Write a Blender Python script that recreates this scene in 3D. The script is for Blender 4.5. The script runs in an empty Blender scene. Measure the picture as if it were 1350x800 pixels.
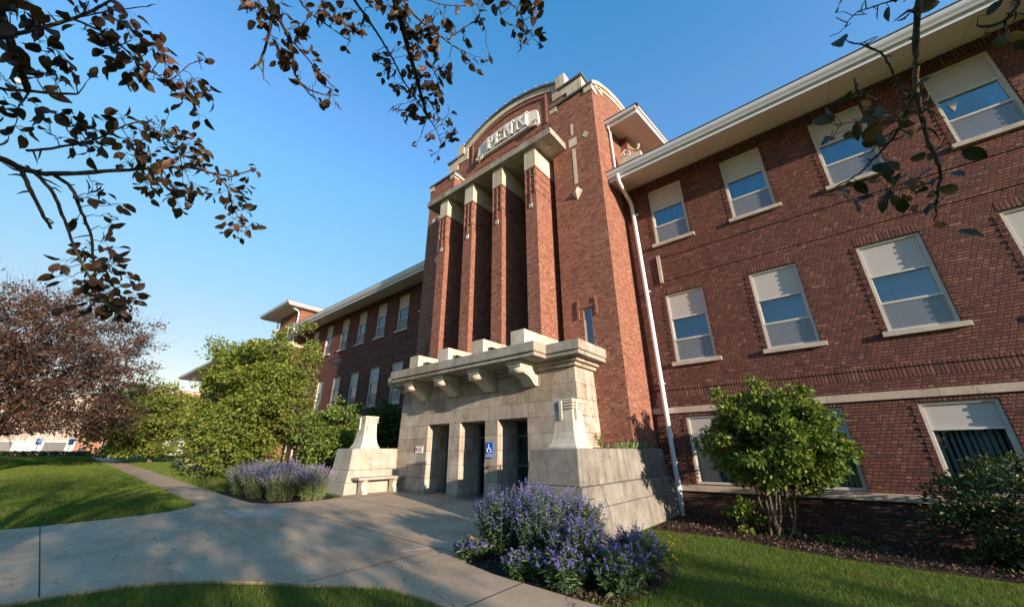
import bpy, math, random
import numpy as np
from mathutils import Vector, Matrix
R = math.radians
scene = bpy.context.scene
col = scene.collection

# ------------------------------------------------------------------ camera
cam_data = bpy.data.cameras.new('camera')
cam = bpy.data.objects.new('camera', cam_data)
col.objects.link(cam)
r_ = Vector((0.77130491, 0.6364368, -0.00607695))
u_ = Vector((0.24002872, -0.28202403, 0.92889648))
f_ = Vector((-0.58947006, 0.71792106, 0.37028963))
cam.matrix_world = Matrix(((r_.x, u_.x, -f_.x, -0.007), (r_.y, u_.y, -f_.y, -11.258), (r_.z, u_.z, -f_.z, 1.6), (0, 0, 0, 1)))
cam_data.sensor_width = 36.0
cam_data.lens = 36.0 * 490.3 / 1350.0
cam_data.clip_start = 0.05
cam_data.clip_end = 5000
scene.camera = cam

# ------------------------------------------------------------------ sky, sun, exposure
SUN = Vector((5.0, -1.0, 0.97)).normalized()          # towards the sun
el = math.asin(SUN.z)
world = bpy.data.worlds.new('World')
scene.world = world
world.use_nodes = True
wn = world.node_tree.nodes; wl = world.node_tree.links
wn.clear()
wo = wn.new('ShaderNodeOutputWorld'); bg = wn.new('ShaderNodeBackground'); sky = wn.new('ShaderNodeTexSky')
sky.sky_type = 'NISHITA'; sky.sun_disc = False
sky.sun_elevation = el
sky.sun_rotation = math.atan2(SUN.x, SUN.y)
sky.air_density = 1.6; sky.dust_density = 0.0; sky.ozone_density = 6.0
bg.inputs['Strength'].default_value = 0.15
tint = wn.new('ShaderNodeMix'); tint.data_type = 'RGBA'; tint.blend_type = 'MULTIPLY'; tint.inputs[0].default_value = 1.0; 
tc = wn.new('ShaderNodeTexCoord'); sz = wn.new('ShaderNodeSeparateXYZ'); cr_ = wn.new('ShaderNodeValToRGB'); cr_.color_ramp.interpolation = 'B_SPLINE'
wl.new(tc.outputs['Generated'], sz.inputs[0]); wl.new(sz.outputs[2], cr_.inputs[0])
ce = cr_.color_ramp.elements
for i_, (p_, c_) in enumerate([(0.0, (1.30, .62, .54)), (0.2, (1.42, .56, .46)), (0.37, (1.95, .74, .58)), (0.576, (1.58, .97, .80)), (0.80, (.60, 1.26, 1.30)), (1.0, (.52, 1.26, 1.34))]):
    e_ = ce[i_] if i_ < 2 else ce.new(p_)
    e_.position = p_; e_.color = c_ + (1,)
wl.new(cr_.outputs[0], tint.inputs[7])
wl.new(sky.outputs[0], tint.inputs[6]); wl.new(tint.outputs[2], bg.inputs['Color']); wl.new(bg.outputs[0], wo.inputs['Surface'])
sun_data = bpy.data.lights.new('sun', 'SUN'); sun_data.energy = 3.15; sun_data.angle = R(0.53)
sun_data.color = (1.0, 0.82, 0.64)
sun = bpy.data.objects.new('sun', sun_data); col.objects.link(sun)
sun.rotation_euler = SUN.to_track_quat('Z', 'Y').to_euler()
scene.view_settings.view_transform = 'Standard'
scene.view_settings.look = 'None'
scene.view_settings.exposure = 1.56
scene.view_settings.gamma = 1.0

# ------------------------------------------------------------------ helpers
def G(x):
    return -0.03 - 0.033 * max(-45.0, min(10.0, x))

def tag(o, label=None, cat=None, group=None, kind=None):
    if label: o['label'] = label
    if cat: o['category'] = cat
    if group: o['group'] = group
    if kind: o['kind'] = kind
    return o

def empty(name, loc=(0, 0, 0), label=None, cat=None, group=None, rz=0.0):
    o = bpy.data.objects.new(name, None); col.objects.link(o)
    o.location = loc; o.rotation_euler = (0, 0, rz); o.empty_display_size = 0.2
    return tag(o, label, cat, group)

class MB:
    """collects shapes; build() links them as ONE mesh object"""
    def __init__(s): s.v = []; s.f = []; s.sm = []
    def add(s, vs, fs, smooth=False):
        n = len(s.v); s.v += [tuple(p) for p in vs]; s.f += [tuple(i + n for i in f) for f in fs]; s.sm += [smooth] * len(fs)
        return s
    def box(s, x0, x1, y0, y1, z0, z1, bev=0.0):
        return s.frustum((x0, x1, y0, y1, z0), (x0, x1, y0, y1, z1), bev)
    def frustum(s, a, b, bev=0.0):
        x0, x1, y0, y1, z0 = a; X0, X1, Y0, Y1, z1 = b
        if bev <= 0:
            vs = [(x0, y0, z0), (x1, y0, z0), (x1, y1, z0), (x0, y1, z0), (X0, Y0, z1), (X1, Y0, z1), (X1, Y1, z1), (X0, Y1, z1)]
            fs = [(0, 3, 2, 1), (4, 5, 6, 7), (0, 1, 5, 4), (1, 2, 6, 5), (2, 3, 7, 6), (3, 0, 4, 7)]
            return s.add(vs, fs)
        c = bev
        def ring(q, z, k):
            a0, a1, b0, b1 = q
            k2 = c
            return [(a0 + k + k2, b0 + k, z), (a1 - k - k2, b0 + k, z), (a1 - k, b0 + k + k2, z), (a1 - k, b1 - k - k2, z),
                    (a1 - k - k2, b1 - k, z), (a0 + k + k2, b1 - k, z), (a0 + k, b1 - k - k2, z), (a0 + k, b0 + k + k2, z)]
        t = c / max(z1 - z0, 1e-6)
        def lerp(t): return tuple(p + (q - p) * t for p, q in zip((x0, x1, y0, y1), (X0, X1, Y0, Y1)))
        rings = [ring(lerp(0), z0, c), ring(lerp(t), z0 + c, 0), ring(lerp(1 - t), z1 - c, 0), ring(lerp(1), z1, c)]
        vs = sum(rings, []); fs = [tuple(range(7, -1, -1)), tuple(range(24, 32))]
        for k in range(3):
            for i in range(8):
                j = (i + 1) % 8; fs.append((k * 8 + i, k * 8 + j, k * 8 + 8 + j, k * 8 + 8 + i))
        return s.add(vs, fs)
    def quad(s, a, b, c, d): return s.add([a, b, c, d], [(0, 1, 2, 3)])
    def prism(s, pts, axis, a, b):
        """outline pts (2-D) extruded along axis from a to b; for 'y' pts are (x,z), for 'x' pts are (y,z), for 'z' (x,y)"""
        n = len(pts)
        def P(p, t):
            return (p[0], t, p[1]) if axis == 'y' else (t, p[0], p[1]) if axis == 'x' else (p[0], p[1], t)
        vs = [P(p, a) for p in pts] + [P(p, b) for p in pts]
        area = sum(pts[i][0] * pts[(i + 1) % n][1] - pts[(i + 1) % n][0] * pts[i][1] for i in range(n))
        fwd = (area > 0)
        if axis == 'y': fwd = not fwd
        F = [tuple(range(n)), tuple(range(2 * n - 1, n - 1, -1))] + [(i, i + n, (i + 1) % n + n, (i + 1) % n) for i in range(n)]
        if fwd: F = [tuple(reversed(f)) for f in F]
        return s.add(vs, F)
    def tube(s, pts, rad, sides=8, caps=True, smooth=True):
        pts = [Vector(p) for p in pts]; n = len(pts)
        if not isinstance(rad, (list, tuple)): rad = [rad] * n
        vs = []; ref = None
        for i, p in enumerate(pts):
            d = (pts[min(i + 1, n - 1)] - pts[max(i - 1, 0)])
            if d.length < 1e-9: d = Vector((0, 0, 1))
            d.normalize()
            if ref is None:
                ref = d.orthogonal().normalized()
            ref = (ref - d * ref.dot(d))
            if ref.length < 1e-6: ref = d.orthogonal()
            ref.normalize(); w = d.cross(ref)
            for k in range(sides):
                a = 2 * math.pi * k / sides
                vs.append(p + (ref * math.cos(a) + w * math.sin(a)) * rad[i])
        fs = []
        for i in range(n - 1):
            for k in range(sides):
                j = (k + 1) % sides
                fs.append((i * sides + k, i * sides + j, (i + 1) * sides + j, (i + 1) * sides + k))
        if caps:
            fs.append(tuple(range(sides - 1, -1, -1))); fs.append(tuple(range((n - 1) * sides, n * sides)))
        return s.add(vs, fs, smooth)
    def build(s, name, mat, parent=None):
        me = bpy.data.meshes.new(name); me.from_pydata(s.v, [], s.f); me.update()
        me.polygons.foreach_set('use_smooth', s.sm)
        if mat: me.materials.append(mat)
        o = bpy.data.objects.new(name, me); col.objects.link(o)
        if parent:
            o.parent = parent
            if parent.type == 'EMPTY' or True:
                o.matrix_parent_inverse = Matrix.Identity(4)
                w = world_loc(parent)
                if w.length > 0 or parent.rotation_euler.z:
                    me.transform(world_mat(parent).inverted())
        return o

def world_mat(o):
    m = Matrix.Identity(4)
    while o is not None:
        m = (Matrix.Translation(o.location) @ o.rotation_euler.to_matrix().to_4x4()) @ m
        o = o.parent
    return m
def world_loc(o): return world_mat(o).to_translation()

def np_mesh(name, verts, faces_n, idx, mat, parent=None, smooth=False):
    """verts (N,3) numpy, idx flat loop indices, faces_n = verts per face (int)"""
    me = bpy.data.meshes.new(name)
    nv = len(verts); nf = len(idx) // faces_n
    me.vertices.add(nv); me.vertices.foreach_set('co', np.ascontiguousarray(verts, dtype=np.float32).ravel())
    me.loops.add(nf * faces_n); me.loops.foreach_set('vertex_index', np.ascontiguousarray(idx, dtype=np.int32).ravel())
    me.polygons.add(nf)
    me.polygons.foreach_set('loop_start', np.arange(0, nf * faces_n, faces_n, dtype=np.int32))
    me.polygons.foreach_set('loop_total', np.full(nf, faces_n, dtype=np.int32))
    if smooth: me.polygons.foreach_set('use_smooth', np.ones(nf, dtype=bool))
    me.update(calc_edges=True); me.validate()
    if mat: me.materials.append(mat)
    o = bpy.data.objects.new(name, me); col.objects.link(o)
    if parent:
        o.parent = parent; o.matrix_parent_inverse = Matrix.Identity(4)
        me.transform(world_mat(parent).inverted())
    return o

# ------------------------------------------------------------------ materials
def hexc(h):
    c = [int(h[i:i + 2], 16) / 255 for i in (0, 2, 4)]
    return tuple(((x / 12.92) if x < 0.04045 else ((x + 0.055) / 1.055) ** 2.4) for x in c) + (1,)

def mat_base(name, rough=0.7, spec=0.3):
    m = bpy.data.materials.new(name); m.use_nodes = True
    nt = m.node_tree; b = nt.nodes['Principled BSDF']
    b.inputs['Roughness'].default_value = rough
    b.inputs['Specular IOR Level'].default_value = spec
    return m, nt, b
def N(nt, t, **kw):
    n = nt.nodes.new(t)
    for k, v in kw.items():
        if k in n.inputs: n.inputs[k].default_value = v
        else: setattr(n, k, v)
    return n
def math_n(nt, op, a, b=None, c=None):
    n = nt.nodes.new('ShaderNodeMath'); n.operation = op
    for i, x in enumerate((a, b, c)):
        if x is None: continue
        if isinstance(x, (int, float)): n.inputs[i].default_value = x
        else: nt.links.new(x, n.inputs[i])
    return n.outputs[0]
def ramp(nt, fac, stops, interp='LINEAR'):
    n = nt.nodes.new('ShaderNodeValToRGB'); n.color_ramp.interpolation = interp
    e = n.color_ramp.elements
    while len(e) > 2: e.remove(e[-1])
    for i, (p, c) in enumerate(stops):
        el_ = e[i] if i < 2 else e.new(p)
        el_.position = p; el_.color = c if len(c) == 4 else tuple(c) + (1,)
    nt.links.new(fac, n.inputs[0]); return n.outputs[0]
def mixc(nt, fac, a, b, mode='MIX'):
    n = nt.nodes.new('ShaderNodeMix'); n.data_type = 'RGBA'; n.blend_type = mode
    for i, x in ((0, fac), (6, a), (7, b)):
        if isinstance(x, (int, float)): n.inputs[i].default_value = x
        elif isinstance(x, tuple): n.inputs[i].default_value = x if len(x) == 4 else x + (1,)
        else: nt.links.new(x, n.inputs[i])
    return n.outputs[2]
def noise(nt, vec, scale, detail=4, rough=0.6, dim='3D'):
    n = nt.nodes.new('ShaderNodeTexNoise'); n.noise_dimensions = dim
    n.inputs['Scale'].default_value = scale; n.inputs['Detail'].default_value = detail; n.inputs['Roughness'].default_value = rough
    if vec is not None: nt.links.new(vec, n.inputs['Vector'])
    return n.outputs['Fac']
def bump(nt, b, h, strength=0.5, dist=0.01):
    n = nt.nodes.new('ShaderNodeBump'); n.inputs['Strength'].default_value = strength; n.inputs['Distance'].default_value = dist
    nt.links.new(h, n.inputs['Height']); nt.links.new(n.outputs[0], b.inputs['Normal']); return n

def wall_uv(nt):
    """u along the wall, v = height, and a 0/1 flag for the facing, all in metres"""
    g = nt.nodes.new('ShaderNodeNewGeometry')
    sp = nt.nodes.new('ShaderNodeSeparateXYZ'); nt.links.new(g.outputs['Position'], sp.inputs[0])
    sn = nt.nodes.new('ShaderNodeSeparateXYZ'); nt.links.new(g.outputs['True Normal'], sn.inputs[0])
    ax = math_n(nt, 'ABSOLUTE', sn.outputs[0]); ay = math_n(nt, 'ABSOLUTE', sn.outputs[1]); az = math_n(nt, 'ABSOLUTE', sn.outputs[2])
    fx = math_n(nt, 'GREATER_THAN', ax, ay)
    top = math_n(nt, 'GREATER_THAN', az, 0.8)
    u = math_n(nt, 'ADD', math_n(nt, 'MULTIPLY', sp.outputs[1], fx), math_n(nt, 'MULTIPLY', sp.outputs[0], math_n(nt, 'SUBTRACT', 1.0, fx)))
    v = math_n(nt, 'ADD', math_n(nt, 'MULTIPLY', sp.outputs[2], math_n(nt, 'SUBTRACT', 1.0, top)), math_n(nt, 'MULTIPLY', sp.outputs[1], top))
    return g, u, v, fx, sp

def brick_fields(nt, u, v, fx, W, H, m, stagger=0.5, seed=0.0, headers=0.0):
    vr = math_n(nt, 'DIVIDE', v, H); row = math_n(nt, 'FLOOR', vr)
    ur = math_n(nt, 'ADD', math_n(nt, 'DIVIDE', u, W), math_n(nt, 'MULTIPLY', row, stagger))
    cl = math_n(nt, 'FLOOR', ur)
    fu = math_n(nt, 'MULTIPLY', math_n(nt, 'FRACT', ur), W); fv = math_n(nt, 'MULTIPLY', math_n(nt, 'FRACT', vr), H)
    du = math_n(nt, 'MINIMUM', fu, math_n(nt, 'SUBTRACT', W, fu)); dv = math_n(nt, 'MINIMUM', fv, math_n(nt, 'SUBTRACT', H, fv))
    d = math_n(nt, 'MINIMUM', du, dv); half = 0.0
    if headers:
        c0 = nt.nodes.new('ShaderNodeCombineXYZ'); nt.links.new(cl, c0.inputs[0]); nt.links.new(row, c0.inputs[1]); c0.inputs[2].default_value = 7.7
        w0 = nt.nodes.new('ShaderNodeTexWhiteNoise'); w0.noise_dimensions = '3D'; nt.links.new(c0.outputs[0], w0.inputs[0])
        split = math_n(nt, 'LESS_THAN', w0.outputs['Value'], headers)
        dh = math_n(nt, 'ADD', math_n(nt, 'ABSOLUTE', math_n(nt, 'SUBTRACT', fu, W / 2)), math_n(nt, 'MULTIPLY', math_n(nt, 'SUBTRACT', 1.0, split), 1.0))
        d = math_n(nt, 'MINIMUM', d, dh); half = math_n(nt, 'MULTIPLY', math_n(nt, 'MULTIPLY', math_n(nt, 'GREATER_THAN', fu, W / 2), split), 0.37)
    mr = nt.nodes.new('ShaderNodeMapRange'); mr.interpolation_type = 'SMOOTHSTEP'
    nt.links.new(d, mr.inputs[0]); mr.inputs[1].default_value = m * 0.35; mr.inputs[2].default_value = m * 0.75
    body = mr.outputs[0]
    cx = nt.nodes.new('ShaderNodeCombineXYZ'); nt.links.new(cl, cx.inputs[0]); nt.links.new(row, cx.inputs[1])
    nt.links.new(math_n(nt, 'ADD', math_n(nt, 'ADD', fx, seed), half), cx.inputs[2])
    wn_ = nt.nodes.new('ShaderNodeTexWhiteNoise'); wn_.noise_dimensions = '3D'; nt.links.new(cx.outputs[0], wn_.inputs[0])
    sc = nt.nodes.new('ShaderNodeSeparateColor'); nt.links.new(wn_.outputs['Color'], sc.inputs[0])
    return body, wn_.outputs['Value'], sc.outputs[0], sc.outputs[1]

def brick_mat(name, stops, mortar, W=0.205, H=0.068, m=0.02, bump_d=0.012, rugged=0.5, headers=0.6, stagger=0.36):
    mt, nt, b = mat_base(name, 0.85, 0.25)
    g, u, v, fx, sp = wall_uv(nt)
    body, r1, r2, r3 = brick_fields(nt, u, v, fx, W, H, m, stagger, 0.0, headers)
    pos = g.outputs['Position']
    nz = noise(nt, pos, 60, 3); big = noise(nt, pos, 0.7, 4)
    c = ramp(nt, r1, stops)
    c = mixc(nt, 0.35, c, ramp(nt, nz, [(0.3, (0.35, 0.33, 0.32)), (0.7, (0.75, 0.72, 0.7))]), 'OVERLAY')
    c = mixc(nt, math_n(nt, 'MULTIPLY', big, 0.5), c, mixc(nt, 1.0, c, (0.72, 0.66, 0.66), 'MULTIPLY'))
    # rain streaks and soot, long and vertical
    cs = nt.nodes.new('ShaderNodeCombineXYZ'); nt.links.new(math_n(nt, 'MULTIPLY', u, 1.6), cs.inputs[0]); nt.links.new(math_n(nt, 'MULTIPLY', v, 0.22), cs.inputs[1]); nt.links.new(fx, cs.inputs[2])
    stk = ramp(nt, noise(nt, cs.outputs[0], 1.5, 6, 0.7), [(0.42, (0, 0, 0)), (0.70, (1, 1, 1))])
    c = mixc(nt, math_n(nt, 'MULTIPLY', stk, 0.55), c, mixc(nt, 1.0, c, (0.66, 0.62, 0.62), 'MULTIPLY'))
    # light flecks painted on a few bricks, as headers catching the sun
    lit_fleck = math_n(nt, 'MULTIPLY', math_n(nt, 'GREATER_THAN', r3, 0.9), math_n(nt, 'GREATER_THAN', noise(nt, pos, 35, 2), 0.52))
    c = mixc(nt, math_n(nt, 'MULTIPLY', lit_fleck, 0.28), c, (0.42, 0.34, 0.28))
    mc = mixc(nt, nz, mortar, tuple(x * 0.6 for x in mortar))
    c = mixc(nt, body, mc, c)
    nt.links.new(c, b.inputs['Base Color'])
    h = math_n(nt, 'ADD', math_n(nt, 'MULTIPLY', body, math_n(nt, 'ADD', 0.55, math_n(nt, 'MULTIPLY', r2, rugged))), math_n(nt, 'MULTIPLY', noise(nt, pos, 28, 4), 0.4 * rugged + 0.15))
    bump(nt, b, h, 0.9, bump_d)
    return mt

M = {}
WB = [(0.0, (0.095, 0.044, 0.038)), (0.12, (0.150, 0.060, 0.047)), (0.6, (0.188, 0.075, 0.055)), (0.94, (0.230, 0.096, 0.070)), (1.0, (0.31, 0.16, 0.12))]
M['wing_brick'] = brick_mat('wing_brick', WB, (0.085, 0.046, 0.038), W=0.196, H=0.0655, m=0.015, rugged=1.0, bump_d=0.020, headers=0.75)
M['soldier_brick'] = brick_mat('soldier_brick', WB, (0.06, 0.04, 0.035), W=0.068, H=10.0, rugged=1.0, bump_d=0.02, headers=0, stagger=0)
TB = [(0.0, (0.17, 0.068, 0.048)), (0.12, (0.27, 0.105, 0.070)), (0.6, (0.35, 0.142, 0.094)), (1.0, (0.45, 0.21, 0.145))]
M['tower_brick'] = brick_mat('tower_brick', TB, (0.23, 0.135, 0.10), W=0.196, H=0.0655, rugged=0.7, bump_d=0.014, headers=0.6, m=0.014)
M['base_brick'] = brick_mat('base_brick', [(0.0, (0.05, 0.028, 0.028)), (0.5, (0.12, 0.052, 0.045)), (1.0, (0.19, 0.085, 0.068))], (0.075, 0.05, 0.042), rugged=0.5, bump_d=0.012, headers=.2)

def plain(name, c, rough=0.6, spec=0.3, var=0.12, scale=6, bd=0.0, bs=40, metal=0.0):
    mt, nt, b = mat_base(name, rough, spec)
    g = nt.nodes.new('ShaderNodeNewGeometry')
    n1 = noise(nt, g.outputs['Position'], scale, 5)
    dark = tuple(x * (1 - var * 2) for x in c)
    nt.links.new(ramp(nt, n1, [(0.3, dark), (0.7, c)]), b.inputs['Base Color'])
    b.inputs['Metallic'].default_value = metal
    if bd: bump(nt, b, noise(nt, g.outputs['Position'], bs, 4), 0.6, bd)
    return mt

def stone_mat(name, c1, c2, c3, W=0.78, H=0.43, m=0.012, stain=0.5, joints=True, bd=0.01):
    mt, nt, b = mat_base(name, 0.85, 0.2)
    g, u, v, fx, sp = wall_uv(nt); pos = g.outputs['Position']
    n1 = noise(nt, pos, 2.2, 6, 0.65); n2 = noise(nt, pos, 14, 5, 0.7); n3 = noise(nt, pos, 0.9, 3)
    # streaks run down the wall
    cmb = nt.nodes.new('ShaderNodeCombineXYZ'); nt.links.new(math_n(nt, 'MULTIPLY', u, 3.0), cmb.inputs[0]); nt.links.new(math_n(nt, 'MULTIPLY', v, 0.35), cmb.inputs[1]); nt.links.new(fx, cmb.inputs[2])
    st = noise(nt, cmb.outputs[0], 2.0, 5, 0.65)
    c = ramp(nt, n1, [(0.32, c2), (0.55, c1), (0.75, c3)])
    if joints:
        body, r1, r2, r3 = brick_fields(nt, u, v, fx, W, H, m, 0.37 if H < 5 else 0.0, 0.0, 0.3 if H < 5 else 0.0)
        c = mixc(nt, math_n(nt, 'MULTIPLY', r1, 0.55), c, mixc(nt, 1.0, c, (0.78, 0.66, 0.52), 'MULTIPLY'))
        c = mixc(nt, math_n(nt, 'MULTIPLY', math_n(nt, 'GREATER_THAN', r2, 0.72), 0.5), c, mixc(nt, 1.0, c, (0.80, 0.79, 0.78), 'MULTIPLY'))
    c = mixc(nt, math_n(nt, 'MULTIPLY', ramp(nt, st, [(0.5, (0, 0, 0)), (0.72, (1, 1, 1))]), stain), c, mixc(nt, 1.0, c, (0.42, 0.40, 0.38), 'MULTIPLY'))
    c = mixc(nt, ramp(nt, n2, [(0.58, (0, 0, 0)), (0.75, (0.5, 0.5, 0.5))]), c, mixc(nt, 1.0, c, (0.55, 0.5, 0.45), 'MULTIPLY'))
    h = math_n(nt, 'ADD', math_n(nt, 'MULTIPLY', n2, 0.35), math_n(nt, 'MULTIPLY', n1, 0.4))
    # hairline cracks
    vo = nt.nodes.new('ShaderNodeTexVoronoi'); vo.feature = 'DISTANCE_TO_EDGE'; vo.inputs['Scale'].default_value = 1.1
    wv = nt.nodes.new('ShaderNodeVectorMath'); wv.operation = 'ADD'
    wn_ = nt.nodes.new('ShaderNodeTexNoise'); wn_.inputs['Scale'].default_value = 3.0; wn_.inputs['Detail'].default_value = 5
    nt.links.new(pos, wn_.inputs['Vector']); nt.links.new(pos, wv.inputs[0]); nt.links.new(wn_.outputs['Color'], wv.inputs[1]); nt.links.new(wv.outputs[0], vo.inputs['Vector'])
    crack = math_n(nt, 'MULTIPLY', math_n(nt, 'LESS_THAN', vo.outputs['Distance'], 0.006), math_n(nt, 'GREATER_THAN', n3, 0.56))
    c = mixc(nt, math_n(nt, 'MULTIPLY', crack, 0.75), c, (0.10, 0.085, 0.07))
    h = math_n(nt, 'SUBTRACT', h, math_n(nt, 'MULTIPLY', crack, 0.6))
    if joints:
        c = mixc(nt, body, mixc(nt, 1.0, c, (0.58, 0.53, 0.47), 'MULTIPLY'), c)
        h = math_n(nt, 'ADD', h, math_n(nt, 'MULTIPLY', body, math_n(nt, 'ADD', 0.6, math_n(nt, 'MULTIPLY', r3, 0.35))))
    nt.links.new(c, b.inputs['Base Color']); bump(nt, b, h, 0.8, bd)
    return mt
M['limestone'] = stone_mat('limestone', (0.46, 0.41, 0.355), (0.35, 0.285, 0.235), (0.54, 0.50, 0.45), W=0.86, H=0.41, m=0.009, stain=0.6, bd=0.028)
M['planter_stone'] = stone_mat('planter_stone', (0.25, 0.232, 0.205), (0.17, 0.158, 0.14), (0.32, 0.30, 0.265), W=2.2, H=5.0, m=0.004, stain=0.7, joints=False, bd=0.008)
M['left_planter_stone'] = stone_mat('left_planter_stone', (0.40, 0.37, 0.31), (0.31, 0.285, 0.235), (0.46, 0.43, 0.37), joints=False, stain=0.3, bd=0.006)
M['canopy_stone'] = stone_mat('canopy_stone', (0.38, 0.35, 0.30), (0.28, 0.255, 0.215), (0.46, 0.43, 0.38), W=1.55, H=9.0, m=0.012, stain=0.75, bd=0.006)
M['coping_stone'] = stone_mat('coping_stone', (0.62, 0.56, 0.46), (0.50, 0.44, 0.35), (0.70, 0.65, 0.56), W=0.8, H=9.0, m=0.012, stain=0.3, bd=0.004)
M['carved_stone'] = stone_mat('carved_stone', (0.58, 0.53, 0.44), (0.46, 0.41, 0.33), (0.66, 0.61, 0.52), joints=False, stain=0.45, bd=0.006)
M['plaque_stone'] = stone_mat('plaque_stone', (0.76, 0.73, 0.67), (0.66, 0.62, 0.55), (0.82, 0.80, 0.75), joints=False, stain=0.2, bd=0.004)
M['white_paint'] = plain('white_paint', (0.72, 0.74, 0.76), 0.4, 0.4, 0.05)
M['gutter_metal'] = plain('gutter_metal', (0.66, 0.68, 0.70), 0.35, 0.5, 0.05)
M['soffit'] = plain('soffit', (0.80, 0.69, 0.58), 0.7, 0.2, 0.05, 1.0)
M['roof_edge'] = plain('roof_edge', (0.10, 0.11, 0.11), 0.6)
M['shingle'] = plain('shingle', (0.09, 0.085, 0.08), 0.9, bd=0.01)
M['lead_cap'] = plain('lead_cap', (0.14, 0.15, 0.145), 0.6, 0.4, 0.2, 4)
M['window_frame'] = plain('window_frame', (0.60, 0.58, 0.52), 0.5, 0.4, 0.06)
M['sill_stone'] = plain('sill_stone', (0.58, 0.495, 0.41), 0.8, 0.2, 0.15, 8, 0.003)
M['blank_panel'] = plain('blank_panel', (0.50, 0.465, 0.435), 0.55, 0.3, 0.03, 1)
M['band_stone'] = stone_mat('band_stone', (0.55, 0.46, 0.385), (0.46, 0.38, 0.31), (0.61, 0.53, 0.455), W=1.75, H=9.0, m=0.012, stain=0.25, bd=0.004)
M['dark_metal'] = plain('dark_metal', (0.03, 0.03, 0.035), 0.4, 0.5)
M['door_frame'] = plain('door_frame', (0.10, 0.13, 0.15), 0.4, 0.5)
M['interior'] = plain('interior', (0.16, 0.17, 0.18), 0.9)

def glass_mat(name, tint=(0.75, 0.85, 0.95), base_refl=0.16):
    m = bpy.data.materials.new(name); m.use_nodes = True; nt = m.node_tree; nt.nodes.clear()
    o = nt.nodes.new('ShaderNodeOutputMaterial'); mx = nt.nodes.new('ShaderNodeMixShader')
    t = nt.nodes.new('ShaderNodeBsdfTransparent'); t.inputs[0].default_value = tint + (1,)
    gl = nt.nodes.new('ShaderNodeBsdfGlossy'); gl.inputs['Roughness'].default_value = 0.015; gl.inputs['Color'].default_value = (0.92, 0.96, 1, 1)
    fr = nt.nodes.new('ShaderNodeFresnel'); fr.inputs['IOR'].default_value = 1.52
    fac = math_n(nt, 'MINIMUM', math_n(nt, 'ADD', fr.outputs[0], base_refl), 1.0)
    g = nt.nodes.new('ShaderNodeNewGeometry'); bn = nt.nodes.new('ShaderNodeBump'); bn.inputs['Strength'].default_value = 0.06; bn.inputs['Distance'].default_value = 0.02
    nt.links.new(noise(nt, g.outputs['Position'], 1.6, 2), bn.inputs['Height']); nt.links.new(bn.outputs[0], gl.inputs['Normal'])
    nt.links.new(fac, mx.inputs[0]); nt.links.new(t.outputs[0], mx.inputs[1]); nt.links.new(gl.outputs[0], mx.inputs[2]); nt.links.new(mx.outputs[0], o.inputs[0])
    return m
M['glass'] = glass_mat('glass', (0.60, 0.82, 0.95), 0.07)
M['dark_glass'] = glass_mat('dark_glass', (0.72, 0.80, 0.84), 0.0)
def curtain_mat(name, c):
    m, nt, b = mat_base(name, 0.8, 0.2); b.inputs['Base Color'].default_value = c + (1,); return m
M['blue_curtain'] = curtain_mat('blue_curtain', (0.13, 0.42, 0.62))
M['pale_curtain'] = curtain_mat('pale_curtain', (0.42, 0.66, 0.74))
M['slat_blind'] = curtain_mat('slat_blind', (0.72, 0.80, 0.80))
def screen_mat():
    m = bpy.data.materials.new('insect_screen'); m.use_nodes = True; nt = m.node_tree; nt.nodes.clear()
    o = nt.nodes.new('ShaderNodeOutputMaterial'); mx = nt.nodes.new('ShaderNodeMixShader'); mx.inputs[0].default_value = 0.45
    t = nt.nodes.new('ShaderNodeBsdfTransparent'); d = nt.nodes.new('ShaderNodeBsdfDiffuse'); d.inputs[0].default_value = (0.34, 0.35, 0.36, 1)
    nt.links.new(t.outputs[0], mx.inputs[1]); nt.links.new(d.outputs[0], mx.inputs[2]); nt.links.new(mx.outputs[0], o.inputs[0]); return m
M['screen'] = screen_mat()

def leaf_mat(name, stops, trans=0.35, rough=0.5, spec=0.35):
    m = bpy.data.materials.new(name); m.use_nodes = True; nt = m.node_tree; b = nt.nodes['Principled BSDF']
    o = nt.nodes['Material Output']
    b.inputs['Roughness'].default_value = rough; b.inputs['Specular IOR Level'].default_value = spec
    g = nt.nodes.new('ShaderNodeNewGeometry')
    c = ramp(nt, g.outputs['Random Per Island'], stops)
    c = mixc(nt, 0.3, c, ramp(nt, noise(nt, g.outputs['Position'], 18, 3), [(0.3, (0.3, 0.3, 0.3)), (0.7, (0.8, 0.8, 0.8))]), 'OVERLAY')
    if name == 'grass_blade':
        c = mixc(nt, ramp(nt, noise(nt, g.outputs['Position'], 0.9, 5, 0.7), [(0.45, (0, 0, 0)), (0.7, (1, 1, 1))]), c, mixc(nt, 0.6, c, (0.16, 0.15, 0.05)))
    nt.links.new(c, b.inputs['Base Color'])
    tr = nt.nodes.new('ShaderNodeBsdfTranslucent'); nt.links.new(mixc(nt, 1.0, c, (1.0, 0.95, 0.6), 'MULTIPLY'), tr.inputs[0])
    mx = nt.nodes.new('ShaderNodeMixShader'); mx.inputs[0].default_value = trans
    nt.links.new(b.outputs[0], mx.inputs[1]); nt.links.new(tr.outputs[0], mx.inputs[2]); nt.links.new(mx.outputs[0], o.inputs[0])
    return m
M['green_leaf'] = leaf_mat('green_leaf', [(0, (0.075, 0.12, 0.02)), (0.5, (0.165, 0.215, 0.032)), (1, (0.28, 0.30, 0.055))], 0.42)
M['shrub_leaf'] = leaf_mat('shrub_leaf', [(0, (0.06, 0.115, 0.02)), (0.6, (0.13, 0.20, 0.035)), (1, (0.25, 0.30, 0.06))], 0.35)
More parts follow.
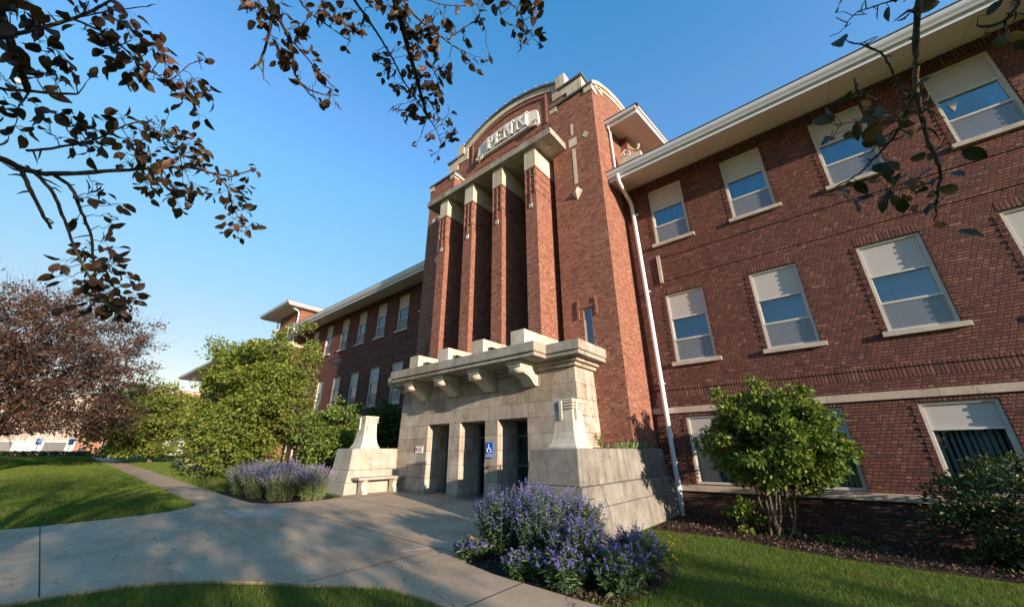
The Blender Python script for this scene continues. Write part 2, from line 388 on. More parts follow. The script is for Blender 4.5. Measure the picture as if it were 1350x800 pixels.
M['climber_leaf'] = leaf_mat('climber_leaf', [(0, (0.025, 0.06, 0.012)), (0.6, (0.06, 0.13, 0.02)), (1, (0.14, 0.20, 0.03))], 0.35)
M['dark_leaf'] = leaf_mat('dark_leaf', [(0, (0.018, 0.04, 0.012)), (0.7, (0.04, 0.075, 0.02)), (1, (0.08, 0.12, 0.03))], 0.2)
M['purple_leaf'] = leaf_mat('purple_leaf', [(0, (0.032, 0.018, 0.015)), (0.6, (0.080, 0.038, 0.028)), (1, (0.17, 0.08, 0.048))], 0.25)
M['near_leaf'] = leaf_mat('near_leaf', [(0, (0.030, 0.028, 0.014)), (0.35, (0.062, 0.046, 0.022)), (0.7, (0.105, 0.054, 0.032)), (0.9, (0.17, 0.084, 0.046)), (1, (0.32, 0.16, 0.085))], 0.36, 0.42)
M['near_green_leaf'] = leaf_mat('near_green_leaf', [(0, (0.022, 0.030, 0.013)), (0.6, (0.055, 0.058, 0.020)), (0.9, (0.09, 0.06, 0.028)), (1, (0.26, 0.11, 0.03))], 0.3, 0.4)
M['salvia_leaf'] = leaf_mat('salvia_leaf', [(0, (0.035, 0.075, 0.03)), (0.6, (0.075, 0.135, 0.055)), (1, (0.13, 0.19, 0.09))], 0.3)
M['lavender_leaf'] = leaf_mat('lavender_leaf', [(0, (0.13, 0.18, 0.06)), (0.6, (0.24, 0.30, 0.11)), (1, (0.27, 0.31, 0.15))], 0.3)
M['salvia_flower'] = leaf_mat('salvia_flower', [(0, (0.11, 0.09, 0.46)), (0.6, (0.19, 0.155, 0.64)), (0.88, (0.30, 0.25, 0.70)), (0.90, (0.30, 0.25, 0.20)), (1, (0.38, 0.31, 0.26))], 0.3)
M['lavender_flower'] = leaf_mat('lavender_flower', [(0, (0.27, 0.21, 0.52)), (0.7, (0.41, 0.33, 0.68)), (1, (0.55, 0.46, 0.48))], 0.35)
M['yellow_bloom'] = leaf_mat('yellow_bloom', [(0, (0.80, 0.45, 0.01)), (1, (0.85, 0.60, 0.03))], 0.2)
M['marigold'] = leaf_mat('marigold', [(0, (0.75, 0.25, 0.01)), (1, (0.85, 0.42, 0.02))], 0.2)
M['grass_blade'] = leaf_mat('grass_blade', [(0, (0.065, 0.125, 0.016)), (0.7, (0.125, 0.20, 0.03)), (0.95, (0.20, 0.25, 0.055)), (1, (0.30, 0.26, 0.12))], 0.35, 0.6, 0.2)
M['mulch'] = plain('mulch', (0.075, 0.05, 0.038), 0.95, 0.1, 0.3, 25, 0.03, 30)
M['mulch_chip'] = leaf_mat('mulch_chip', [(0, (0.03, 0.02, 0.016)), (0.7, (0.08, 0.052, 0.04)), (1, (0.19, 0.13, 0.09))], 0.0, 0.9, 0.1)

def lawn_mat():
    mt, nt, b = mat_base('lawn', 0.95, 0.1); g = nt.nodes.new('ShaderNodeNewGeometry'); p = g.outputs['Position']
    c = ramp(nt, noise(nt, p, 0.5, 5), [(0.3, (0.055, 0.11, 0.016)), (0.7, (0.095, 0.165, 0.026))])
    c = mixc(nt, ramp(nt, noise(nt, p, 90, 3), [(0.4, (0, 0, 0)), (0.7, (0.7, 0.7, 0.7))]), c, (0.14, 0.19, 0.04))
    nt.links.new(c, b.inputs['Base Color']); bump(nt, b, noise(nt, p, 70, 4), 1.0, 0.03); return mt
M['lawn'] = lawn_mat()
def concrete_mat():
    mt, nt, b = mat_base('concrete', 0.88, 0.25); g = nt.nodes.new('ShaderNodeNewGeometry'); p = g.outputs['Position']
    sp = nt.nodes.new('ShaderNodeSeparateXYZ'); nt.links.new(p, sp.inputs[0])
    c = ramp(nt, noise(nt, p, 1.3, 7, 0.65), [(0.3, (0.38, 0.27, 0.175)), (0.55, (0.47, 0.35, 0.235)), (0.75, (0.53, 0.405, 0.285))])
    c = mixc(nt, 0.25, c, ramp(nt, noise(nt, p, 120, 3), [(0.3, (0.2, 0.2, 0.2)), (0.7, (0.8, 0.8, 0.8))]), 'OVERLAY')
    # a few dark gum spots and blotches
    vo = nt.nodes.new('ShaderNodeTexVoronoi'); vo.inputs['Scale'].default_value = 2.3; nt.links.new(p, vo.inputs['Vector'])
    c = mixc(nt, math_n(nt, 'MULTIPLY', math_n(nt, 'LESS_THAN', vo.outputs['Distance'], 0.045), 0.55), c, (0.09, 0.08, 0.07))
    st = ramp(nt, noise(nt, p, 0.45, 6, 0.7), [(0.5, (0, 0, 0)), (0.65, (1, 1, 1))])
    c = mixc(nt, math_n(nt, 'MULTIPLY', st, 0.45), c, mixc(nt, 1.0, c, (0.62, 0.58, 0.52), 'MULTIPLY'))
    vc = nt.nodes.new('ShaderNodeTexVoronoi'); vc.feature = 'DISTANCE_TO_EDGE'; vc.inputs['Scale'].default_value = 0.33
    wv = nt.nodes.new('ShaderNodeVectorMath'); wv.operation = 'ADD'; wq = nt.nodes.new('ShaderNodeTexNoise'); wq.inputs['Scale'].default_value = 1.4; wq.inputs['Detail'].default_value = 8
    nt.links.new(p, wq.inputs['Vector']); nt.links.new(p, wv.inputs[0]); nt.links.new(wq.outputs['Color'], wv.inputs[1]); nt.links.new(wv.outputs[0], vc.inputs['Vector'])
    ck = math_n(nt, 'MULTIPLY', math_n(nt, 'LESS_THAN', vc.outputs['Distance'], 0.0022), math_n(nt, 'GREATER_THAN', noise(nt, p, 0.5, 2), 0.5))
    c = mixc(nt, math_n(nt, 'MULTIPLY', ck, 0.7), c, (0.07, 0.06, 0.05))
    # each poured slab has its own tone
    cx = nt.nodes.new('ShaderNodeCombineXYZ')
    nt.links.new(math_n(nt, 'FLOOR', math_n(nt, 'DIVIDE', math_n(nt, 'ADD', sp.outputs[0], 0.0), 2.45)), cx.inputs[0])
    nt.links.new(math_n(nt, 'FLOOR', math_n(nt, 'DIVIDE', math_n(nt, 'ADD', sp.outputs[1], 10.73), 1.99)), cx.inputs[1])
    w_ = nt.nodes.new('ShaderNodeTexWhiteNoise'); nt.links.new(cx.outputs[0], w_.inputs[0])
    c = mixc(nt, math_n(nt, 'MULTIPLY', w_.outputs['Value'], 0.28), c, mixc(nt, 1.0, c, (0.78, 0.77, 0.75), 'MULTIPLY'))
    nt.links.new(c, b.inputs['Base Color']); bump(nt, b, noise(nt, p, 150, 3), 0.5, 0.003); return mt
M['concrete'] = concrete_mat()
M['joint'] = plain('joint', (0.05, 0.045, 0.04), 0.95)
M['asphalt'] = plain('asphalt', (0.20, 0.175, 0.15), 0.9, 0.2, 0.1, 2)
def bark_mat(name, c1, c2, lich=0.0):
    mt, nt, b = mat_base(name, 0.9, 0.15); g = nt.nodes.new('ShaderNodeNewGeometry'); p = g.outputs['Position']
    c = ramp(nt, noise(nt, p, 40, 5), [(0.35, c1), (0.65, c2)])
    if lich: c = mixc(nt, math_n(nt, 'MULTIPLY', ramp(nt, noise(nt, p, 11, 4), [(0.52, (0, 0, 0)), (0.66, (1, 1, 1))]), lich), c, (0.22, 0.21, 0.09))
    nt.links.new(c, b.inputs['Base Color']); bump(nt, b, noise(nt, p, 60, 4), 0.8, 0.004); return mt
M['bark'] = bark_mat('bark', (0.06, 0.045, 0.035), (0.16, 0.125, 0.10))
M['near_bark'] = bark_mat('near_bark', (0.045, 0.035, 0.032), (0.13, 0.10, 0.085), 0.6)
# ------------------------------------------------------------------ ground, walk, lawns
def sheet(name, pts, dz, mat, thick=0.0, kind='structure'):
    """flat outline on the sloping ground, dz above it"""
    mb = MB(); n = len(pts)
    vs = [(x, y, G(x) + dz) for x, y in pts]
    area = sum(pts[i][0] * pts[(i + 1) % n][1] - pts[(i + 1) % n][0] * pts[i][1] for i in range(n))
    order = list(range(n)) if area > 0 else list(range(n))[::-1]
    fs = [tuple(order)]
    if thick:
        vs += [(x, y, G(x) + dz - thick) for x, y in pts]
        for k in range(n):
            a, b = order[k], order[(k + 1) % n]; fs.append((a, a + n, b + n, b))
    mb.add(vs, fs); o = mb.build(name, mat); return tag(o, kind=kind)

mb = MB(); xs = [-2500, -45, 10, 2500]; ys = [-2500, -60, 60, 2500]
vs = [(x, y, G(x)) for y in ys for x in xs]
mb.add(vs, [(j * 4 + i, j * 4 + i + 1, (j + 1) * 4 + i + 1, (j + 1) * 4 + i) for j in range(3) for i in range(3)])
tag(mb.build('ground', M['lawn']), kind='structure')

WALK = [(-6.85, -18), (-6.82, -10.9), (-6.68, -10.15), (-6.45, -9.75), (-6.1, -9.4), (-5.7, -9.05), (-5.3, -8.78), (-4.85, -8.4), (-4.45, -8.14), (-4.0, -8.06), (-3.6, -8.05), (10, -8.05),
        (10, -6.93), (-2.4, -6.93), (-3.9, -6.95), (-4.5, -6.85), (-4.77, -6.6), (-4.95, -6.0), (-5.0, -5.0), (-5.0, -2.0), (-12.1, -2.0), (-12.1, -4.8), (-11.75, -5.0), (-11.6, -5.4), (-11.65, -6.3), (-11.85, -6.9), (-12.3, -7.15), (-13.1, -7.2), (-44.9, -7.2),
        (-44.9, -8.1), (-13.3, -8.12), (-12.75, -8.2), (-12.4, -8.42), (-12.12, -8.75), (-11.9, -9.2), (-11.76, -9.9), (-11.7, -10.7), (-11.7, -18)]
sheet('walkway', WALK, 0.03, M['concrete'], 0.10)
def joint(a, b, w=0.012):
    a = Vector(a); b = Vector(b); d = (b - a).normalized(); n = Vector((-d.y, d.x)) * w / 2
    return [(a + n).to_tuple(), (b + n).to_tuple(), (b - n).to_tuple(), (a - n).to_tuple()]
mbj = MB()
JL = [((-11.69, -10.72), (-6.81, -10.75)), ((-11.65, -6.85), (-4.6, -6.62)), ((-12.0, -4.9), (-5.0, -4.85)),
      ((-8.64, -4.86), (-8.64, -2.75)), ((-5.3, -8.7), (-5.3, -6.66)), ((-3.4, -8.04), (-3.4, -6.94)), ((-1.5, -8.04), (-1.5, -6.94)), ((0.4, -8.04), (0.4, -6.94))]
JL += [((-13.3 - 1.5 * k, -8.09), (-13.3 - 1.5 * k, -7.21)) for k in range(20)]
for a, b in JL:
    q = joint(a, b); vs = [(x, y, G(x) + 0.034) for x, y in q]; mbj.add(vs, [(3, 2, 1, 0)])
tag(mbj.build('walkway_joint', M['joint']), kind='structure')
M['new_concrete'] = plain('new_concrete', (0.49, 0.41, 0.32), 0.85, 0.2, 0.1, 3)
sheet('walkway_patch', [(-11.55, -8.0), (-10.3, -8.05), (-9.55, -7.15), (-10.9, -7.05)], 0.034, M['new_concrete'])
sheet('chalk_line', joint((-5.61, -7.16), (-5.46, -6.72), 0.03), 0.036, M['white_paint'])
tag(MB().add([(-2500, -60, 1.46), (-47.8, -60, 1.46), (-47.8, 60, 1.46), (-2500, 60, 1.46)], [(0, 1, 2, 3)]).build('parking_lot', M['asphalt']), kind='structure')
sheet('mulch_bed', [(-3.45, -2.45), (-2.9, -2.5), (-2.0, -2.25), (-1.2, -2.45), (-0.4, -2.55), (0.5, -2.45), (1.5, -2.3), (3, -2.4), (9.9, -2.4), (9.9, 0.1), (-3.6, 0.1)], 0.012, M['mulch'])
sheet('flower_bed_soil', [(-4.7, -6.6), (-4.4, -6.8), (-3.9, -6.92), (-2.7, -6.9), (-2.2, -6.5), (-2.05, -5.9), (-2.15, -5.3), (-2.9, -4.7), (-4.9, -4.8), (-4.9, -6.0)], 0.012, M['mulch'])
sheet('left_flower_bed_soil', [(-11.7, -5.4), (-11.76, -6.25), (-12.0, -6.8), (-12.45, -7.05), (-15.6, -7.12), (-15.4, -5.2), (-12.2, -4.9)], 0.012, M['mulch'])

# ------------------------------------------------------------------ the school building
CX = -8.64
bld = empty('school_building', (CX, 0, 0.2), 'red brick school building with four tall piers, limestone porch and arched parapet', 'building')
T3, B3, T2, B2, T1, B1 = 9.99, 7.90, 6.11, 3.98, 2.49, 0.78
RW = [(-3.10, -2.02), (-0.84, 0.23), (1.40, 2.49), (3.62, 4.70), (5.87, 6.95), (8.1, 9.18)]
LW = [(-17.69, -16.67), (-19.86, -18.87), (-22.03, -21.07), (-24.2, -23.24), (-26.4, -25.44), (-28.57, -27.65)]

def wall_front(mb, x0, x1, z0, z1, Y, holes, depth=0.16):
    """wall facing -y with real openings and their reveals"""
    X = sorted({x0, x1} | {h[0] for h in holes} | {h[1] for h in holes})
    Z = sorted({z0, z1} | {h[2] for h in holes} | {h[3] for h in holes})
    def inside(xa, xb, za, zb):
        return any(h[0] - 1e-6 <= xa and xb <= h[1] + 1e-6 and h[2] - 1e-6 <= za and zb <= h[3] + 1e-6 for h in holes)
    for i in range(len(X) - 1):
        for j in range(len(Z) - 1):
            if not inside(X[i], X[i + 1], Z[j], Z[j + 1]):
                mb.quad((X[i], Y, Z[j]), (X[i + 1], Y, Z[j]), (X[i + 1], Y, Z[j + 1]), (X[i], Y, Z[j + 1]))
    for a, b, c, d in holes:
        D = Y + depth
        mb.quad((a, Y, c), (a, Y, d), (a, D, d), (a, D, c)); mb.quad((b, Y, d), (b, Y, c), (b, D, c), (b, D, d))
        mb.quad((a, Y, c), (a, D, c), (b, D, c), (b, Y, c)); mb.quad((a, Y, d), (b, Y, d), (b, D, d), (a, D, d))

def frame_ring(mb, x0, x1, z0, z1, y0, y1, w, head=None, foot=None):
    h = head or w; f = foot or w
    mb.box(x0, x0 + w, y0, y1, z0, z1); mb.box(x1 - w, x1, y0, y1, z0, z1)
    mb.box(x0 + w, x1 - w, y0 + .002, y1, z1 - h, z1); mb.box(x0 + w, x1 - w, y0 + .002, y1, z0, z0 + f)

def curtain(name, mat, x0, x1, z0, z1, y, parent, amp=0.04, pitch=0.09, seed=0):
    rg = random.Random(seed); n = max(12, int((x1 - x0) / pitch * 6)); vs = []; fs = []
    ph = rg.random() * 6
    for i in range(n + 1):
        x = x0 + (x1 - x0) * i / n
        yy = y + amp * math.sin(2 * math.pi * (x - x0) / pitch + ph) + 0.01 * math.sin(31 * x + ph)
        vs += [(x, yy, z0), (x + 0.004 * math.sin(9 * x), yy, z1)]
    fs = [(2 * i, 2 * i + 2, 2 * i + 3, 2 * i + 1) for i in range(n)]
    mb = MB(); mb.add(vs, fs, True); return mb.build(name, mat, parent)

def blinds(mat, x0, x1, z0, z1, y, parent, gap=0.09, seed=1):
    rg = random.Random(seed); mb = MB(); x = x0
    while x < x1:
        a = rg.uniform(0.6, 1.0); dx = 0.044 * math.cos(a * .8); dy = 0.044 * math.sin(a * .8)
        mb.add([(x - dx, y - dy, z0 + 0.02), (x + dx, y + dy, z0 + 0.02), (x + dx, y + dy, z1), (x - dx, y - dy, z1)], [(0, 1, 2, 3)])
        x += gap * rg.uniform(0.85, 1.15)
    return mb.build('blinds', mat, parent)

def window(a, b, c, d, Y, style='sash', seed=0, label=None, panel=0.38, rail=0.69, cur='blue_curtain'):
    rg = random.Random(seed); y0 = Y + 0.045; w = 0.055
    mb = MB(); frame_ring(mb, a + .004, b - .004, c + .004, d - .004, y0, Y + 0.15, w)
    H = d - c; zp = d - H * panel; zr = d - H * rail
    mb.box(a + w, b - w, y0 + .012, Y + 0.13, zp - 0.022, zp + 0.022)
    if style == 'sash': mb.box(a + w, b - w, y0 + .006, Y + 0.12, zr - 0.024, zr + 0.024)
    ww = 0.03
    for (p, q, yy) in (((zp - .022), (zr + .024), y0 + .04), ((zr - .024), c + w, y0 + .022)) if style == 'sash' else (((zp - .022), c + w, y0 + .03),):
        mb.box(a + w, a + w + ww, yy, yy + .05, q, p); mb.box(b - w - ww, b - w, yy, yy + .05, q, p)
    win = mb.build('window', M['window_frame'], bld)
    if label: win['label'] = label
    MB().box(a + w, b - w, y0 + .04, y0 + .06, zp + .022, d - w).build('blank_panel', M['blank_panel'], win)
    zb_ = zr + .024 if style == 'sash' else c + w
    MB().box(a + w + ww, b - w - ww, y0 + .062, y0 + .068, zb_, zp - .022).build('pane', M['glass'] if style == 'sash' else M['dark_glass'], win)
    if style == 'sash':
        MB().box(a + w + ww, b - w - ww, y0 + .052, y0 + .058, c + w, zr - .024).build('pane', M['glass'], win)
        MB().quad((a + w, y0 + .018, c + w), (b - w, y0 + .018, c + w), (b - w, y0 + .018, zr - .024), (a + w, y0 + .018, zr - .024)).build('insect_screen', M['screen'], win)
        top = zp - 0.02
        if cur == 'half':
            MB().box(a + w + .15, b - w - .18, Y + .3, Y + .31, c + .02, zr - .05).build('paper_sheet', M['pale_curtain'], win)
            curtain('curtain', M['blue_curtain'], b - w - .2, b + .05, c, top, Y + .36, win, 0.02, 0.08, seed)
        elif cur:
            curtain('curtain', M[cur], a - .02, b + .02, c - .02, top + .05, Y + .27, win, 0.045, rg.uniform(.10, .14), seed)
    else:
        blinds(M['slat_blind'], a + w, b - w, c + w, zp, Y + .26, win, 0.095, seed)
    return win
def sill(win, a, b, c, Y, over=0.11, h=0.11):
    MB().box(a - over, b + over, Y - 0.075, Y + 0.05, c - h, c, 0.006).build('sill', M['sill_stone'], win)

def teeth(mb, x, z0, z1, Y, side=1):
    """rough jamb: alternate bricks stand proud of the wall"""
    z = z0; k = 0; rg = random.Random(int(x * 100))
    while z < z1 - 0.06:
        pr = 0.004 + 0.010 * (k % 2) + rg.uniform(-.002, .003)
        mb.box(min(x + .001, x + side * 0.10), max(x + .001, x + side * 0.10), Y - pr, Y + 0.03, z + 0.006, z + 0.060)
        z += 0.068; k += 1

def wing(wins, x0, x1, ground_wins):
    holes = []
    for i, (a, b) in enumerate(wins):
        holes += [(a, b, B3, T3), (a, b, B2, T2)]
        if i in ground_wins: holes.append((a, b, B1 + .02, T1))
    mb = MB(); wall_front(mb, x0, x1, -0.8, 10.40, 0.0, holes)
    for (a, b, c, d) in holes:
        teeth(mb, b, c, d, 0.0, 1); teeth(mb, a, c, d, 0.0, -1)
    # raised string courses of brick and the rowlock band
    for z in (7.36, 6.56): mb.box(x0 + (0.9 if x0 > -5 else .3), x1 - .3, -0.022, 0.01, z, z + 0.06)
    w = mb.build('wing_wall', M['wing_brick'], bld)
    m2 = MB(); m2.box(x0, x1, -0.034, 0.01, 3.215, 3.285); m2.build('rowlock_course', M['soldier_brick'], bld)
    m2 = MB(); m2.box(x0, x1, -0.010, 0.01, 3.0, 3.205); m2.build('soldier_course', M['soldier_brick'], bld)
    m2 = MB(); m2.box(x0, x1, -0.014, 0.01, 10.08, 10.30); m2.build('soldier_course', M['soldier_brick'], bld)
    for (a, b, c, d) in holes:
        if d < T3: MB().box(a, b, -0.006, 0.01, d + .004, d + (.19 if d > T1 + .1 else .07)).build('soldier_course', M['soldier_brick'], bld)
    return w

rw = wing(RW, -3.98, 12.0, (0, 1, 2, 3, 4))
lw = wing(LW, -29.6, -13.29, (0, 1, 2, 3, 4, 5))
# far ends and back of the wings, closing the rooms
MB().box(12.0, 12.3, 0.0, 9, -0.8, 10.4).box(-3.97, 12.0, 8.7, 9.0, -0.8, 10.4).build('rear_wall', M['wing_brick'], bld)
MB().box(-29.6, -13.3, 8.7, 9.0, -0.8, 10.4).build('rear_wall', M['wing_brick'], bld)
mb = MB()
for xa, xb in ((-3.9, 12.0), (-29.5, -13.4)):
    for zf in (3.3, 7.0): MB().box(xa, xb, 0.6, 8.6, zf, zf + .3).build('inner_floor', M['interior'], bld)
    MB().box(xa, xb, 2.6, 2.7, -.5, 10.2).build('inner_wall', M['interior'], bld)
for xw in (-1.4, 0.8, 3.05, 5.3, 7.5): MB().box(xw - .05, xw + .05, .4, 8.6, -0.5, 10.2).build('inner_wall', M['interior'], bld)
curs = ['blue_curtain', 'blue_curtain', 'blue_curtain', 'half', 'blue_curtain', 'blue_curtain']
lab3 = ['third floor window nearest the tower, blue curtain in the sash']
for i, (a, b) in enumerate(RW):
    w = window(a, b, B3, T3, 0, 'sash', 10 + i, cur=curs[i]); sill(w, a, b, B3, 0)
    w = window(a, b, B2, T2, 0, 'sash', 30 + i, cur=['blue_curtain', 'pale_curtain', 'pale_curtain', 'blue_curtain', 'pale_curtain', 'blue_curtain'][i]); sill(w, a, b, B2, 0)
    if i < 5: window(a, b, B1 + .02, T1, 0, 'fixed', 50 + i, panel=0.31)
for i, (a, b) in enumerate(LW):
    w = window(a, b, B3, T3, 0, 'sash', 110 + i, cur=['pale_curtain', None, 'blue_curtain', None, 'pale_curtain', 'blue_curtain'][i]); sill(w, a, b, B3, 0)
    w = window(a, b, B2, T2, 0, 'sash', 130 + i, cur=[None, 'pale_curtain', 'blue_curtain', 'pale_curtain', 'pale_curtain', None][i]); sill(w, a, b, B2, 0)
    window(a, b, B1 + .02, T1, 0, 'fixed', 150 + i, panel=0.31)
# paper triangle on the upper sash of the fourth window
MB().add([(3.80, 0.09, 9.02), (3.98, 0.09, 9.05), (3.86, 0.09, 8.78), (3.80, .094, 9.02), (3.98, .094, 9.05), (3.86, .094, 8.78)], [(0, 2, 1), (3, 4, 5), (0, 1, 4, 3), (1, 2, 5, 4), (2, 0, 3, 5)]).build('paper_pennant', M['blank_panel'], bld)

# stone band, ledge and darker base courses
MB().box(-3.97, 12.0, -0.045, 0.02, 2.575, 2.735, .004).build('stone_band', M['band_stone'], bld)
MB().box(-29.6, -13.3, -0.045, 0.02, 2.575, 2.735, .004).build('stone_band', M['band_stone'], bld)
MB().box(-3.75, 12.0, -0.12, 0.02, 0.64, 0.78, .008).build('stone_ledge', M['band_stone'], bld)
MB().box(-29.6, -13.55, -0.12, 0.02, 0.64, 0.78, .008).build('stone_ledge', M['band_stone'], bld)
MB().box(-3.74, 12.0, -0.05, 0.03, -0.8, 0.638).build('base_course', M['base_brick'], bld)
MB().box(-29.6, -13.55, -0.05, 0.03, -0.8, 0.638).build('base_course', M['base_brick'], bld)
# small stone stops at the ends of the brick string courses, a vent, a lamp bracket
MB().box(-3.16, -3.06, -0.05, 0.01, 6.50, 7.46, .004).build('stone_stop', M['sill_stone'], bld)
v = MB(); v.box(-24.7, -23.3, -0.03, 0.01, 6.98, 7.24)
v.build('vent', M['lead_cap'], bld)
for k in range(5): MB
s = MB()
for k in range(5): s.box(-24.66, -23.34, -0.045, -0.03, 7.0 + k * .045, 7.02 + k * .045)
s.build('vent_slat', M['dark_metal'], bld)
MB().tube([(-15.55, -0.002, 8.55), (-15.55, -0.14, 8.55)], [.05, .05], 12).build('wall_light', M['white_paint'], bld)
mb = MB(); mb.tube([(-1.28, -0.05, 0.5), (-1.28, -.12, .5)], .07, 14); mb.build('pipe_cap', M['sill_stone'], bld)

# ---- eaves, gutters, roofs
def eaves(x0, x1, caps=(False, False)):
    MB().prism([(0.03, 10.375), (-1.10, 10.17), (-1.10, 10.20), (0.03, 10.41)], 'x', x0, x1).build('soffit', M['soffit'], bld)
    m = MB()
    n = int((x1 - x0) / 2.4)
    MB().prism([(-1.10, 10.13), (-1.145, 10.13), (-1.145, 10.40), (-1.10, 10.40)], 'x', x0, x1).build('fascia', M['white_paint'], bld)
    MB().prism([(-1.147, 10.25), (-1.21, 10.25), (-1.23, 10.30), (-1.27, 10.36), (-1.285, 10.42), (-1.285, 10.47), (-1.265, 10.47), (-1.262, 10.42), (-1.20, 10.29), (-1.16, 10.28), (-1.16, 10.47), (-1.147, 10.47)], 'x', x0, x1).build('gutter', M['gutter_metal'], bld)
    MB().prism([(-1.17, 10.475), (-1.30, 10.475), (-1.30, 10.505), (4.5, 12.1), (9.6, 10.7), (9.6, 10.6), (4.5, 12.0), (-1.0, 10.50)], 'x', x0, x1).build('roof', M['shingle'], bld)
    sm = MB()
    x = x0 + 1.1
    while x < x1 - 0.5:
        sm.prism([(0.0, 10.366), (-1.08, 10.170), (-1.08, 10.167), (0.0, 10.363)], 'x', x, x + 0.012); x += 2.42
    sm.build('soffit_seam', M['sill_stone'], bld)
eaves(-3.97, 12.6)
eaves(-29.9, -13.30)

def downpipe(pts, r=0.05):
    return MB().tube(pts, [r] * len(pts), 12).build('downpipe', M['white_paint'], bld)
dp = downpipe([(-3.62, -1.2, 10.27), (-3.62, -1.2, 10.10), (-3.63, -1.12, 10.0), (-3.65, -0.28, 9.72), (-3.655, -0.14, 9.60), (-3.65, -0.12, 9.3), (-3.60, -0.12, 6.0), (-3.57, -0.12, 3.0), (-3.53, -0.16, 0.7), (-3.52, -0.2, 0.02)], .066)
mb = MB()
for z in (9.2, 6.3, 3.4, 1.3): mb.box(-3.68, -3.50, -0.13, 0.0, z, z + .03)
mb.build('pipe_strap', M['white_paint'], dp)
downpipe([(-29.2, -1.2, 10.27), (-29.2, -1.2, 10.1), (-29.2, -1.1, 10.0), (-29.2, -0.2, 9.75), (-29.2, -0.1, 9.6), (-29.2, -0.1, 0.8)])

# ---- tower
mb = MB()
wall_front(mb, -5.80, -3.98, -0.5, 14.36, -1.67, [(-5.08, -4.79, 4.3, 5.62)], 0.14)
wall_front(mb, -13.30, -11.48, -0.5, 14.36, -1.67, [(-12.49, -12.20, 4.3, 5.62)], 0.14)
# narrow brick labels beside the slit windows
for c in (-4.935, -12.345):
    for s in (-1, 1):
        mb.box(c + s * .30 - .035, c + s * .30 + .035, -1.71, -1.66, 5.35, 5.95)
    mb.box(c - .25, c + .25, -1.70, -1.66, 5.66, 5.73)
# side walls with the arched parapet line
prof = [(-1.67, 14.40), (-1.4, 14.62), (-1.08, 14.88), (-.26, 15.33), (.85, 15.77), (2.14, 16.05), (3.4, 16.12), (4.66, 16.05), (5.95, 15.77), (7.06, 15.33), (7.88, 14.88), (8.5, 14.4)]
for X, out in ((-3.98, 1), (-13.30, -1)):
    pts = [(-1.668, -0.5)] + prof + [(8.5, -0.5)]
    vs = [(X, y, z) for y, z in pts]; mb.add(vs, [tuple(range(len(vs)))[::(1 if out < 0 else -1)]])
    vs = [(X - out * .35, y, z) for y, z in pts]; mb.add(vs, [tuple(range(len(vs)))[::(-1 if out < 0 else 1)]])
# returns into the recess and the recessed wall behind the piers
mb.quad((-5.80, -1.668, -.5), (-5.80, -0.93, -.5), (-5.80, -0.93, 14.36), (-5.80, -1.668, 14.36))
mb.quad((-11.48, -0.93, -.5), (-11.48, -1.668, -.5), (-11.48, -1.668, 14.36), (-11.48, -0.93, 14.36))
RWN = [(CX + k * 1.572 - .36, CX + k * 1.572 + .36) for k in (-1, 0, 1)]
wall_front(mb, -11.48, -5.80, 3.5, 12.3, -0.93, [(a, b, c, d) for a, b in RWN for c, d in ((4.6, 6.1), (7.7, 10.2))], 0.14)
mb.box(-13.2, -4.1, 8.2, 8.5, -0.5, 14.3)
mb.build('tower_wall', M['tower_brick'], bld)
for a, b in RWN:
    for c, d in ((4.6, 6.1), (7.7, 10.2)):
        m = MB(); frame_ring(m, a + .003, b - .003, c + .003, d - .003, -0.90, -0.82, .05); w = m.build('window', M['door_frame'], bld)
        MB().box(a + .05, b - .05, -.87, -.864, c + .05, d - .05).build('pane', M['glass'], w)
for a, b in ((-5.08, -4.79), (-12.49, -12.20)):
    m = MB(); frame_ring(m, a + .003, b - .003, 4.303, 5.617, -1.63, -1.55, .035); w = m.build('window', M['window_frame'], bld)
    MB().box(a + .035, b - .035, -1.60, -1.594, 4.34, 5.585).build('pane', M['glass'], w)
MB().box(-13.0, -4.4, -.5, -.4, 3.5, 14.2).build('inner_wall', M['interior'], bld)
MB().box(-13.1, -4.2, -0.9, 8.3, 14.0, 14.1).build('tower_roof', M['shingle'], bld)
# shoulder copings
for x0, x1 in ((-5.86, -3.93), (-13.35, -11.42)):
    MB().box(x0, x1, -1.74, -1.25, 14.39, 14.50, .01).build('lead_cap', M['lead_cap'], bld)
    m = MB()
    for a, b in ((x0 + .03, x0 + .36), (x1 - .36, x1 - .03)):
        m.box(a, b, -1.705, -1.4, 14.13, 14.385)
        m.box(a + (.0 if a < (x0 + x1) / 2 - .3 else .0), b, -1.700, -1.4, 14.20, 14.388)
    if x0 > -8:
        m.box(x1 - .05, x1 - .02, -1.703, -1.30, 14.13, 14.386); m.box(x1 - .05, x1 - .02, -1.1, -.72, 14.60, 14.85)
    else:
        m.box(x1 - .32, x1, -1.69, -0.95, 14.28, 14.387)
    m.build('corner_stone', M['coping_stone'], bld)
# side parapet coping
for X, out in ((-3.98, 1), (-13.30, -1)):
    pts = prof; m = MB()
    lo = [(y, z - .02) for y, z in pts]; hi = [(y, z + .17) for y, z in pts]
    m.prism([(y, z - .20) for y, z in pts[1:-1]] + [(y, z - .021) for y, z in reversed(pts[1:-1])], 'x', X - .03, X + .03)
    m.prism(lo + hi[::-1], 'x', X - .40 if out > 0 else X - .08, X + .08 if out > 0 else X + .40)
    m.build('side_coping', M['coping_stone'], bld)
